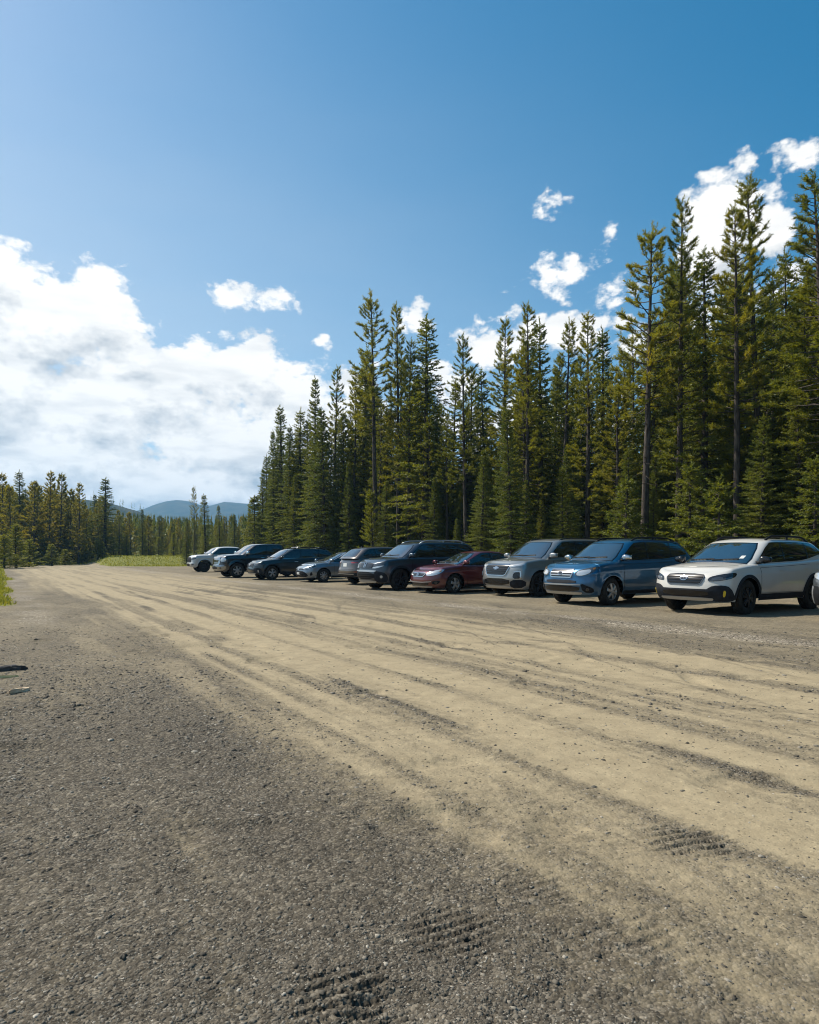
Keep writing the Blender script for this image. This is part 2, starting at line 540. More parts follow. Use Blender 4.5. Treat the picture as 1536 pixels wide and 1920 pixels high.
def build_car(S):
    B = build_shells(S)
    car = empty(S['name'])
    tag(car, S['label'], S['cat'], 'vehicles parked along the edge of the gravel lot')
    P = S['paint']
    lo, gr = B['lower'], B['green']
    V = [v[:] for v in lo.V]+[v[:] for v in gr.V]; off = len(lo.V)
    F = [list(f) for f in lo.F]+[[i+off for i in f] for f in gr.F]
    mesh_obj('body', V, F, P, car, True)
    wb, hw, Rw, Ra, zs = S['wb'], S['hw'], S['R'], B['Ra'], S['zs']
    xf, xr, axf, axr = B['xf'], B['xr'], B['axf'], B['axr']
    belt, gtop, gsec = B['belt'], B['gtop'], B['gsec']
    mb = MB()
    mb.box(((xf+xr)/2, 0, (zs+.04+.78)/2), (xf-xr-.5, (hw-.30)*2, .78-zs-.04))
    mb.box(((axf+axr)/2, 0, zs+.09), (wb-2*Ra-.02, (hw-.10)*2, .10))
    mb.build('underbody', M['under'], car)
    # side glazing -------------------------------------------------
    G = S['gh']
    def side_x(t, e):
        f, b, w = gsec(t)
        return f-B['gd']*.86 if e == 'f' else b+B['gd']*.62
    def zat(x, t):
        zb = belt(x)-.04; return zb+(gtop(x)-zb)*t
    t0, t1 = G.get('t0', .13), G.get('t1', .87)
    tl = G.get('tail_up', .0)
    def edge(which, k):      # point on front/rear limit of the glass at fraction k from bottom to top
        t = t0+(t1-t0)*k
        if which == 'f': x = side_x(t, 'f')
        else: x = side_x(t, 'r')+G.get('rin', .05); t = t0+tl+(t1-t0-tl)*k
        return (x, zat(x, t))
    def span(xa, xb, t, n=8): return [(x, zat(x, t)) for x in np.linspace(xa, xb, n)]
    bottoms = G['pillars']      # x positions of pillars (at the belt), front to rear
    lean = G.get('lean', -.06)
    f0 = edge('f', 0); f1 = edge('f', 1); r0 = edge('r', 0); r1 = edge('r', 1)
    def botz(x):
        k = 0 if x > r0[0]+.9 else (r0[0]+.9-x)/.9
        return zat(x, t0+tl*max(0, min(1, k)))
    def region(a_bot, a_top, b_bot, b_top):
        pts = [(x, botz(x)) for x in np.linspace(a_bot, b_bot, 9)]
        pts += [(x, zat(x, t1)) for x in np.linspace(b_top, a_top, 9)]
        return pts
    full = region(f0[0]+.02, f1[0]+.0, r0[0]-.0, r1[0])
    cuts = [(f0[0], f1[0])]+[(x, x+lean) for x in bottoms]+[(r0[0]+.02, r1[0]+.02)]
    sides = (('G', 'L', 1), ('g', 'l', -1))
    for gm, lm, sg in sides:
        patch(B, 'window_trim', gm, grow(full, .018), S.get('trimmat', M['gloss_black']), .004, car, .07, 1)
        if S.get('chrome_line'):
            ln = span(f0[0], r0[0]+.1, t0-.035, 14)
            lp = ln+[(x, z+.018) for (x, z) in ln[::-1]]
            patch(B, 'belt_moulding', gm, lp, M['chrome'], .010, car, .07, 0)
        for i in range(len(cuts)-1):
            a, b = cuts[i], cuts[i+1]
            g1 = 0 if i == 0 else .022; g2 = .022 if i < len(cuts)-2 else 0
            patch(B, 'window', gm, region(a[0]-g1, a[1]-g1, b[0]+g2, b[1]+g2), M['glass'], .009, car, .07, 1)
        # doors: body skin panels over a dark shut line, with handles
        dxs = S['doors']
        for i in range(len(dxs)-1):
            xa, xb = dxs[i], dxs[i+1]
            zb = zs+S.get('doorlow', .15)
            poly = [(xa, zb), (xa, belt(xa)-.09), (xb, belt(xb)-.09), (xb, belt(xb)-.28)]
            if xb < axr+Ra+.16:
                for aa in np.linspace(1.35, .35, 8):
                    poly.append((axr+(Ra+.09)*math.cos(aa), Rw+(Ra+.09)*math.sin(aa)))
                poly = [q for q in poly if not (q[0] < axr+.02)]
                poly.append((axr+Ra+.13, zb))
            else: poly.append((xb, zb))
            patch(B, 'door_gap', lm, grow(poly, .008), M['seam'], .003, car, .045, 0, .006)
            d = patch(B, 'door', lm, poly, P, .007, car, .045, 0, .006)
            hx, hz = xb+.22 if xb > axr+Ra else xb+.20, belt(xb)-.17
            if S.get('handle_x'): hx = S['handle_x'][i]
            hp = [(hx-.10, hz-.014), (hx+.10, hz-.020), (hx+.10, hz+.012), (hx-.10, hz+.018)]
            patch(B, 'handle', lm, hp, S.get('handlemat', P), .032, d, .05, 1, -.010)
        fp = [(.0, 0)]
        if S.get('clad'):
            for ax in (axf, axr):
                patch(B, 'wheel_arch_trim', lm, arch_ring(ax, Rw, Ra+.002, Ra+S['clad'], zs+.05), M['clad'], .012, car, .05, 0)
            patch(B, 'sill_trim', lm, [(axf-Ra-.03, zs+.01), (axr+Ra+.03, zs+.01), (axr+Ra+.06, zs+.14), (axf-Ra-.06, zs+.14)], M['clad'], .014, car, .08, 0)
        elif S.get('sill'):
            patch(B, 'sill_trim', lm, [(axf-Ra-.03, zs+.01), (axr+Ra+.03, zs+.01), (axr+Ra+.04, zs+.09), (axf-Ra-.04, zs+.09)], M['trim'], .010, car, .08, 0)
    # windscreen, rear glass ---------------------------------------
    def glasspoly(front):
        pts = []
        kk = np.linspace(0, 1, 7)
        ta, tb = .10, .93
        f, b, w = gsec(ta); x = f-.15 if front else b+.12
        zbot = max(zat(x, ta), belt(x)+S.get('crown', .05)*.8+.01); 
        f2, b2, w2 = gsec(tb); x2 = f2-.1 if front else b2+.1
        ztop = zat(x2, tb)
        k0, k1 = (.90, .86) if front else (.84, .80)
        ww0, ww1 = w*k0, w2*k1
        for k in np.linspace(-1, 1, 11): pts.append((ww0*k, zbot-.028*k*k))
        for k in np.linspace(1, -1, 11): pts.append((ww1*k, ztop-.02*k*k))
        return pts
    gp = glasspoly(True)
    patch(B, 'windscreen_seal', 'W', grow(gp, .022), M['gloss_black'], .003, car, .08, 1)
    ws = patch(B, 'windscreen', 'W', gp, M['windscreen'], .008, car, .06, 1)
    z0 = min(p[1] for p in gp)
    for yy in (-.10, .45):
        wp = [(yy-.50, z0+.055), (yy+.08, z0+.075), (yy+.08, z0+.09), (yy-.50, z0+.068)]
        patch(B, 'wiper', 'W', wp, M['trim'], .024, car, .08, 0)
    if S.get('sticker'):
        patch(B, 'windscreen_sticker', 'W', [(.52, z0+.10), (.60, z0+.10), (.60, z0+.16), (.52, z0+.16)], M['plate'], .011, ws, .05, 0)
    if not S.get('pickup') or True:
        patch(B, 'rear_window', 'B', glasspoly(False), M['glass'], .008, car, .07, 1)
    # hood
    f, b, w = gsec(0.0)
    hx0 = f-.02
    yh = hw*.80
    hood = [(hx0-.06, -yh), (hx0+.05, -yh*.5), (hx0+.07, 0), (hx0+.05, yh*.5), (hx0-.06, yh), (xf-.80, yh*.95), (xf-.56, yh*.80), (xf-.42, yh*.45), (xf-.38, 0), (xf-.42, -yh*.45), (xf-.56, -yh*.80), (xf-.80, -yh*.95)]
    patch(B, 'hood_gap', 'T', grow(hood, .010), M['seam'], .003, car, .05, 1, .004)
    patch(B, 'hood', 'T', hood, P, .006, car, .05, 1, .004)
    # mirrors
    mx = f-.46+S.get('mirx', 0); mz = belt(mx)+.09
    for sg in (1, -1):
        yb = hw-.06
        mb = MB()
        bm = bmesh.new(); bmesh.ops.create_icosphere(bm, subdivisions=3, radius=1)
        ms = S.get('mirs', 1.0)
        for v in bm.verts:
            c = v.co; c.x = math.copysign(abs(c.x)**.8, c.x)*.075; c.y = math.copysign(abs(c.y)**.6, c.y)*.125*ms; c.z = math.copysign(abs(c.z)**.6, c.z)*.080*ms
            if c.y*sg > 0: c.z *= .85; c.x -= .02
            c += Vector((mx, sg*(hw+.09), mz))
        mb.bm(bm); mo = mb.build('side_mirror', S.get('mirmat', P), car, True)
        mb = MB(); mb.tube([(mx-.0, sg*(yb-.06), mz-.07), (mx, sg*(hw+.03), mz-.05)], [.035, .03], 8, .6); mb.build('mirror_arm', M['trim'], mo, True)
        mb = MB(); mb.box((mx-.078, sg*(hw+.09), mz), (.006, .2*ms, .12*ms), None, .002); mb.build('mirror_glass', M['chrome'], mo)
    # wheels
    ty = hw-S.get('tw', .225)/2-.015
    for (x, st) in ((axf, S.get('steer', 0)), (axr, 0)):
        for sg in (1, -1): make_wheel(car, x, sg*ty, sg, S, st)
    # roof rails
    if S.get('rails'):
        rm, hgt = S['rails']
        x0, x1 = G['front'][1]-.30, G['rear'][1]+.30
        for sg in (1, -1):
            pts = []
            n = 14
            for k in range(n+1):
                u = k/n; x = x0+(x1-x0)*u
                yy = (G['hr']-.075)*sg
                loc, nn = B['green'].ray(Vector((x, yy, 3)), Vector((0, 0, -1)))
                lift = hgt*min(1, min(u, 1-u)/.12)
                pts.append((x, yy, loc.z+lift+.004))
            mb = MB(); mb.tube(pts, S.get('railr', .022), 8, .8)
            if S.get('railfeet', 1):
                for u in (0.02, .5, .98):
                    i = int(u*n); mb.tube([(pts[i][0], pts[i][1], pts[i][2]-hgt-.02), (pts[i][0], pts[i][1], pts[i][2])], .025, 6)
            mb.build('roof_rail', rm, car, True)
        if S.get('crossbars'):
            for xx in S['crossbars']:
                z = B['green'].ray(Vector((xx, G['hr']-.075, 3)), Vector((0, 0, -1)))[0].z+hgt+.02
                mb = MB(); mb.tube([(xx, -G['hr']+.04, z), (xx, 0, z+.005), (xx, G['hr']-.04, z)], .020, 8, 1.6); mb.build('roof_bar', M['silver'], car, True)
    if S.get('fin', 1):
        xx = G['rear'][1]+.35; z = B['green'].ray(Vector((xx, 0, 3)), Vector((0, 0, -1)))[0].z
        mb = MB(); mb.add([(xx+.09, 0, z-.01), (xx-.07, .025, z-.01), (xx-.07, -.025, z-.01), (xx-.055, 0, z+.065)], [(0, 1, 3), (0, 3, 2), (1, 2, 3), (0, 2, 1)])
        mb.build('antenna', M['gloss_black'], car)
    # listed details; recesses and intakes are flat, their depth shade painted dark
    objs = {}
    for it in S['parts']:
        name, mode, poly, mat, off = it[:5]; opt = it[5] if len(it) > 5 else {}
        par = objs.get(opt.get('of'), [car, car])
        made = []
        for k in range(2 if opt.get('mir') else 1):
            pl = poly if k == 0 else (mirror(poly) if mode in 'FRWB' else poly)
            md = mode if k == 0 or mode in 'FRWB' else {'L': 'l', 'G': 'g'}[mode]
            mt = P if mat == 'paint' else M[mat]
            made.append(patch(B, name, md, pl, mt, off, par[k] if k < len(par) else par[0], opt.get('step', .05), opt.get('rnd', 1)))
        if len(made) == 1: made = made*2
        objs[opt.get('id', name)] = made
    if S.get('pickup'):
        bx0, bx1 = G['rear'][0]-.10, xr+.12
        mb = MB(); z = belt((bx0+bx1)/2)
        mb.box(((bx0+bx1)/2, 0, z+.045), (bx0-bx1, 2*(hw-.17), .09), None, .02); mb.build('bed_cover', M['trim'], car)
    return car, B

def place_car(car, S, wx, wy, deg, rear=False):
    """set the car down so that its left front (or right rear) tyre touches (wx, wy)"""
    a = R(deg); lx = (S['wb']/2)*(-1 if rear else 1); ly = (S['hw']-.10)*(-1 if rear else 1)
    car.rotation_euler = (0, 0, a)
    car.location = (wx-(lx*math.cos(a)-ly*math.sin(a)), wy-(lx*math.sin(a)+ly*math.cos(a)), 0)
# ---------------------------------------------------------------- the eleven vehicles
def rect(x0, z0, x1, z1): return [(x0, z0), (x1, z0), (x1, z1), (x0, z1)]
def oval(cx, cz, rx, rz, n=16): return [(cx+rx*math.cos(2*math.pi*k/n), cz+rz*math.sin(2*math.pi*k/n)) for k in range(n)]
def bars(name, s, zs_, h, mat, off, **kw):
    return [(name, 'F', rect(-w, z-h/2, w, z+h/2), mat, off, dict(rnd=0, **kw)) for (w, z) in zip(s, zs_)]
REAR_STD = lambda z, d=0: [('tail_light', 'R', [(.52, z), (1.02, z+.02), (1.02, z+.17), (.50, z+.14)], 'red', .012, dict(mir=1)),
    ('number_plate', 'R', rect(-.16, z-.12, .16, z+.02), 'plate', .010, dict(rnd=0))]

def wagon(name, label, pt, rimmat, **kw):
    S = dict(name=name, label=label, cat='car', paint=pt, wb=2.745, fo=.93, ro=1.15, hw=.93, R=.365, rimR=.232, zs=.285, zbf=.30,
        top=[(2.35, .90), (2.15, .945), (1.75, 1.00), (1.25, 1.055), (.9, 1.075), (0, 1.10), (-1.0, 1.135), (-1.9, 1.18), (-2.55, 1.20)],
        fprof=[(.25, -.10), (.36, -.02), (.50, .0), (.62, -.02), (.80, -.06), (.92, -.13)],
        rprof=[(.3, -.08), (.5, 0), (.7, -.02), (1.2, -.14)],
        gh=dict(front=(1.38, .42), rear=(-2.40, -2.02), hb=.855, hr=.66, roof=[(1.4, 1.40), (.5, 1.555), (.1, 1.60), (-.6, 1.615), (-1.4, 1.60), (-2.0, 1.545), (-2.4, 1.48)],
                pillars=[-.18, -1.22], tail_up=.28, rin=.14, d=.42),
        doors=[.88, -.15, -1.20], clad=.065, doorlow=.16, rails=(M['trim'], .075), railr=.026, spokes=6, sw=.05, dbl=1, rimmat=rimmat, flare=.02, pf=(2.4, 2.7))
    S.update(kw); return S
wagon_front = [
    ('bumper_trim', 'F', [(-.70, .60), (-.62, .36), (-.66, .30), (.66, .30), (.62, .36), (.70, .60), (.60, .60), (.52, .55), (-.52, .55), (-.60, .60)], 'clad', .010, dict(rnd=0)),
    ('bumper_trim', 'F', [(.55, .56), (.64, .625), (.86, .635), (.98, .60), (1.16, .36), (1.10, .30), (.55, .30)], 'clad', .016, dict(mir=1)),
    ('lower_intake', 'F', [(-.56, .52), (-.54, .40), (.54, .40), (.56, .52)], 'gloss_black', .014, {}),
    ('skid_plate', 'F', [(-.66, .345), (-.60, .315), (.60, .315), (.66, .345), (.62, .375), (-.62, .375)], 'silver', .030, {}),
    ('grille', 'F', [(-.47, .80), (-.42, .865), (.42, .865), (.47, .80), (.40, .655), (.34, .635), (-.34, .635), (-.40, .655)], 'gloss_black', .010, dict(id='grille')),
] + bars('grille_bar', [.43, .40, .37], [.795, .74, .685], .016, 'trim', .022, of='grille') + [
    ('grille_frame', 'F', [(-.47, .80), (-.40, .655), (-.34, .632), (.34, .632), (.40, .655), (.47, .80), (.455, .80), (.385, .67), (.33, .65), (-.33, .65), (-.385, .67), (-.455, .80)], 'lamp_grey', .02, dict(rnd=0, of='grille')),
    ('emblem', 'F', oval(0, .765, .088, .046), 'chrome', .034, dict(of='grille', id='emblem', step=.03)),
    ('emblem_field', 'F', oval(0, .765, .074, .034), 'lamp_dim', .038, dict(of='emblem', step=.03)),
] + [('emblem_star', 'F', [(x-.008, z), (x, z-.008), (x+.008, z), (x, z+.008)], 'chrome', .042, dict(of='emblem', rnd=0, step=.03)) for (x, z) in ((-.045, .772), (-.01, .782), (.02, .752), (.035, .778), (.048, .756), (.0, .760))] + [
    ('headlight', 'F', [(.53, .735), (.57, .80), (.80, .855), (1.16, .90), (1.20, .86), (1.08, .79), (.86, .735), (.58, .71)], 'lamp_dim', .012, dict(mir=1, id='hl')),
    ('lamp', 'F', [(.60, .745), (.64, .785), (.84, .805), (.86, .765), (.74, .742)], 'lamp_grey', .018, dict(mir=1, of='hl')),
    ('running_light', 'F', [(.58, .725), (.86, .745), (1.06, .80), (1.04, .815), (.85, .765), (.58, .742)], 'lamp_grey', .021, dict(mir=1, of='hl')),
]
def fog(mat, s=.84): return [('fog_light', 'F', [(s, .40), (s+.05, .40), (s+.055, .52), (s+.005, .53)], mat, .026, dict(mir=1))]

CARS = []
# 1 white wagon ------------------------------------------------
white = paint('white_paint', (.55, .54, .51), 0, .33, .5, 1.05)  # road dust plus brown ground reflection painted into the low panels
S1 = wagon('white_wagon', 'white station wagon with black wheels, grey cladding and black roof rails', white, M['rim_dark'], mirmat=M['gloss_black'], trimmat=M['gloss_black'], sticker=1, steer=.06,
           parts=wagon_front+fog('yellow')+REAR_STD(.92))
# 2 blue SUV ---------------------------------------------------
blue = paint('blue_paint', (.002, .085, .19), .55, .3, .24, .75)
S2 = dict(name='blue_suv', label='bright blue suv with silver alloy wheels between the white wagon and the silver suv', cat='car', paint=blue,
    wb=2.64, fo=.93, ro=1.03, hw=.90, R=.35, rimR=.222, zs=.27, zbf=.27,
    top=[(2.25, .955), (2.05, .995), (1.65, 1.05), (1.2, 1.10), (.9, 1.115), (0, 1.135), (-1.0, 1.165), (-1.8, 1.20), (-2.4, 1.21)],
    fprof=[(.25, -.08), (.38, 0), (.55, .0), (.66, -.03), (.85, -.06), (1.0, -.15)], rprof=[(.3, -.06), (.5, 0), (.8, -.03), (1.2, -.12)],
    gh=dict(front=(1.36, .52), rear=(-2.28, -1.88), hb=.83, hr=.655, roof=[(1.4, 1.44), (.55, 1.60), (.1, 1.655), (-.6, 1.675), (-1.3, 1.66), (-1.9, 1.61), (-2.3, 1.53)], pillars=[-.12, -1.12], tail_up=.2, rin=.10, d=.42),
    doors=[.86, -.08, -1.08], sill=1, doorlow=.10, rails=(M['trim'], .055), spokes=6, sw=.062, rimmat=M['rim_alloy'], flare=.026, mirmat=M['chrome'], trimmat=M['gloss_black'], steer=.10, crease=.016,
    parts=[
    ('grille', 'F', [(-.40, .82), (-.36, .90), (.36, .90), (.40, .82), (.34, .705), (-.34, .705)], 'gloss_black', .012, dict(id='grille'))]
    + bars('grille_bar', [.37, .34], [.825, .765], .024, 'silver', .026, of='grille') + [
    ('grille_frame', 'F', [(-.40, .82), (-.34, .695), (.34, .695), (.40, .82), (.375, .82), (.32, .72), (-.32, .72), (-.375, .82)], 'chrome', .024, dict(rnd=0, of='grille')),
    ('grille_top', 'F', [(-.40, .885), (.40, .885), (.37, .915), (-.37, .915)], 'chrome', .024, dict(rnd=0, of='grille')),
    ('emblem', 'F', oval(0, .80, .080, .044), 'chrome', .036, dict(of='grille', id='emblem', step=.03)),
    ('emblem_field', 'F', oval(0, .80, .066, .032), 'lamp_dim', .040, dict(of='emblem', step=.03)),
    ('headlight', 'F', [(.44, .80), (.50, .875), (.75, .925), (1.10, .98), (1.16, .965), (1.02, .88), (.84, .79), (.66, .745), (.52, .74)], 'lamp_grey', .012, dict(mir=1, id='hl')),
    ('lamp', 'F', [(.50, .765), (.52, .855), (.70, .885), (.92, .91), (.88, .83), (.74, .775), (.62, .752)], 'lamp', .020, dict(mir=1, of='hl')),
    ('indicator', 'F', [(.96, .90), (.97, .935), (1.06, .96), (1.03, .92)], 'amber', .018, dict(mir=1, of='hl')),
    ('bumper_mount', 'F', rect(-.50, .555, .50, .645), 'clad', .018, dict(rnd=1)),
    ('bumper_strip', 'F', rect(-.62, .515, .62, .545), 'silver', .026, dict(rnd=1)),
    ('lower_intake', 'F', [(-.62, .50), (-.56, .36), (.56, .36), (.62, .50)], 'gloss_black', .014, {}),
    ('bumper_lip', 'F', [(-.66, .335), (-.60, .29), (.60, .29), (.66, .335), (.60, .355), (-.60, .355)], 'silver', .024, {}),
    ('fog_recess', 'F', [(.62, .58), (.68, .34), (1.0, .34), (.95, .45), (.80, .50)], 'trim', .012, dict(mir=1, id='fog')),
    ('fog_light', 'F', oval(.80, .42, .045, .040), 'lamp_dim', .022, dict(mir=1, of='fog', step=.03))]
    + REAR_STD(.95))
# 3 silver SUV -------------------------------------------------
silver = paint('silver_paint', (.30, .305, .30), .7, .32, .30, .9)
S3 = dict(name='silver_suv', label='large silver grey suv with hexagonal black grille between the blue suv and the maroon sedan', cat='car', paint=silver,
    wb=3.07, fo=.97, ro=1.13, hw=.985, R=.385, rimR=.262, zs=.25, zbf=.24,
    top=[(2.5, 1.01), (2.3, 1.05), (1.9, 1.10), (1.4, 1.155), (1.0, 1.175), (0, 1.19), (-1.0, 1.215), (-2.0, 1.25), (-2.7, 1.26)],
    fprof=[(.22, -.08), (.36, 0), (.55, .0), (.72, -.03), (.95, -.06), (1.06, -.14)], rprof=[(.3, -.06), (.5, 0), (.9, -.02), (1.25, -.10)],
    gh=dict(front=(1.55, .72), rear=(-2.58, -2.26), hb=.91, hr=.72, roof=[(1.6, 1.52), (.75, 1.70), (.3, 1.75), (-.5, 1.775), (-1.5, 1.765), (-2.2, 1.72), (-2.6, 1.66)], pillars=[-.10, -1.30], tail_up=.05, rin=.06, d=.44),
    doors=[.98, -.06, -1.18], sill=1, doorlow=.12, rails=(M['gloss_black'], .03), railr=.018, railfeet=0, spokes=5, sw=.06, dbl=1, rimmat=M['rim_dark'], mirmat=silver, trimmat=M['gloss_black'], steer=.08, mirs=1.05,
    parts=[
    ('grille', 'F', [(-.56, .90), (-.50, .965), (.50, .965), (.56, .90), (.44, .68), (.36, .655), (-.36, .655), (-.44, .68)], 'gloss_black', .012, dict(id='grille'))]
    + bars('grille_bar', [.53, .50, .46, .42], [.90, .84, .78, .72], .016, 'trim', .020, of='grille') + [
    ('grille_frame', 'F', [(-.57, .90), (-.45, .67), (-.37, .64), (.37, .64), (.45, .67), (.57, .90), (.55, .90), (.43, .685), (.36, .66), (-.36, .66), (-.43, .685), (-.55, .90)], 'chrome', .026, dict(rnd=0, of='grille')),
    ('grille_top', 'F', rect(-.54, .965, .54, .985), 'chrome', .024, dict(rnd=0, of='grille')),
    ('emblem', 'F', [(-.12, .89), (-.045, .89), (-.045, .915), (.055, .915), (.045, .89), (.12, .89), (.11, .85), (.045, .85), (.045, .825), (-.055, .825), (-.045, .85), (-.13, .85)], 'chrome', .034, dict(of='grille', rnd=0, step=.03)),
    ('headlight', 'F', [(.60, .915), (.62, .965), (1.10, 1.02), (1.16, 1.01), (1.08, .965), (.62, .90)], 'lamp', .012, dict(mir=1)),
    ('lamp_recess', 'F', [(.70, .56), (.72, .745), (.95, .765), (.97, .57)], 'gloss_black', .010, dict(mir=1, id='lr')),
    ('lamp_bezel', 'F', [(.93, .57), (.935, .77), (.72, .755), (.72, .775), (.96, .795), (.975, .57)], 'chrome', .022, dict(mir=1, of='lr', rnd=0)),
    ('lower_intake', 'F', [(-.60, .56), (-.56, .36), (.56, .36), (.60, .56)], 'gloss_black', .014, dict(id='li'))]
    + bars('intake_bar', [.57, .56], [.50, .43], .016, 'rim_dark', .022, of='li') + [
    ('bumper_trim', 'F', [(.60, .53), (1.14, .52), (1.14, .30), (.60, .26)], 'clad', .010, dict(mir=1)),
    ('skid_plate', 'F', [(-.64, .34), (-.58, .275), (.58, .275), (.64, .34)], 'silver', .022, {}),]
    + REAR_STD(1.0))
# 4 maroon sedan -----------------------------------------------
maroon = paint('maroon_paint', (.105, .010, .015), .5, .3, .22, .7)
def sedan(name, label, pt, **kw):
    S = dict(name=name, label=label, cat='car', paint=pt, wb=2.67, fo=.93, ro=.95, hw=.878, R=.315, rimR=.212, zs=.20, zbf=.19,
    top=[(2.26, .775), (2.08, .81), (1.7, .868), (1.2, .925), (.9, .942), (.3, .935), (-.5, .955), (-1.2, .99), (-1.8, 1.03), (-2.3, 1.0)],
    fprof=[(.18, -.06), (.28, .02), (.42, .02), (.58, -.01), (.72, -.08), (.8, -.17)], rprof=[(.2, -.05), (.45, 0), (.8, -.02), (1.05, -.06)],
    gh=dict(front=(1.42, .30), rear=(-1.95, -.98), hb=.80, hr=.56, roof=[(1.4, 1.20), (.6, 1.31), (.2, 1.37), (-.25, 1.398), (-.7, 1.385), (-1.1, 1.335), (-1.95, 1.13)], pillars=[-.22, -1.10], tail_up=.05, rin=.12, d=.40, crown=.035),
    doors=[.82, -.20, -1.10], sill=1, doorlow=.10, spokes=5, sw=.075, rimmat=M['rim_alloy'], flare=.018, crease=.014, crown=.06, pf=(2.5, 2.9), fin=0, mirs=.9)
    S.update(kw); return S
S4 = sedan('maroon_sedan', 'dark maroon sedan, lowest and reddest car, between the silver suv and the dark grey suv', maroon, steer=.2, rimmat=M['rim_alloy'], parts=[
    ('grille', 'F', [(-.42, .635), (-.38, .685), (.38, .685), (.42, .635), (.30, .555), (-.30, .555)], 'gloss_black', .012, dict(id='grille')),
    ('grille_bar', 'F', [(-.42, .64), (-.38, .685), (.38, .685), (.42, .64), (.38, .655), (-.38, .655)], 'chrome', .022, dict(rnd=0, of='grille')),
    ('grille_frame', 'F', [(-.43, .64), (-.31, .545), (.31, .545), (.43, .64), (.41, .64), (.30, .565), (-.30, .565), (-.41, .64)], 'chrome', .022, dict(rnd=0, of='grille')),
    ('emblem', 'F', [(-.065, .675), (-.04, .675), (-.032, .63), (.032, .63), (.04, .675), (.065, .675), (.045, .565), (.02, .565), (.026, .61), (-.026, .61), (-.02, .565), (-.045, .565)], 'chrome', .034, dict(of='grille', rnd=0, step=.03)),
    ('headlight', 'F', [(.45, .60), (.46, .675), (.72, .745), (1.12, .80), (1.16, .785), (1.02, .69), (.84, .615), (.60, .58)], 'lamp', .012, dict(mir=1, id='hl')),
    ('indicator', 'F', [(.96, .71), (.97, .745), (1.06, .77), (1.02, .72)], 'amber', .018, dict(mir=1, of='hl')),
    ('bumper_strip', 'F', [(-.66, .385), (-.30, .36), (.30, .36), (.66, .385), (.70, .43), (.64, .41), (.30, .385), (-.30, .385), (-.64, .41), (-.70, .43)], 'silver', .018, dict(rnd=0)),
    ('lower_intake', 'F', [(-.60, .36), (-.52, .26), (.52, .26), (.60, .36), (.30, .335), (-.30, .335)], 'gloss_black', .012, {}),
    ('bumper_lip', 'F', [(-.72, .235), (-.60, .20), (.60, .20), (.72, .235), (.60, .245), (-.60, .245)], 'silver', .02, {}),
    ('fog_recess', 'F', [(.68, .33), (.72, .42), (.98, .44), (.96, .36), (.84, .30)], 'trim', .010, dict(mir=1, id='fog')),
    ('fog_light', 'F', oval(.84, .37, .05, .04), 'lamp_dim', .02, dict(mir=1, of='fog', step=.03)),
    ('side_badge', 'L', [(1.12, .58), (1.19, .58), (1.19, .61), (1.12, .61)], 'chrome', .008, dict(rnd=0, mir=1)),
    ] + REAR_STD(.80))
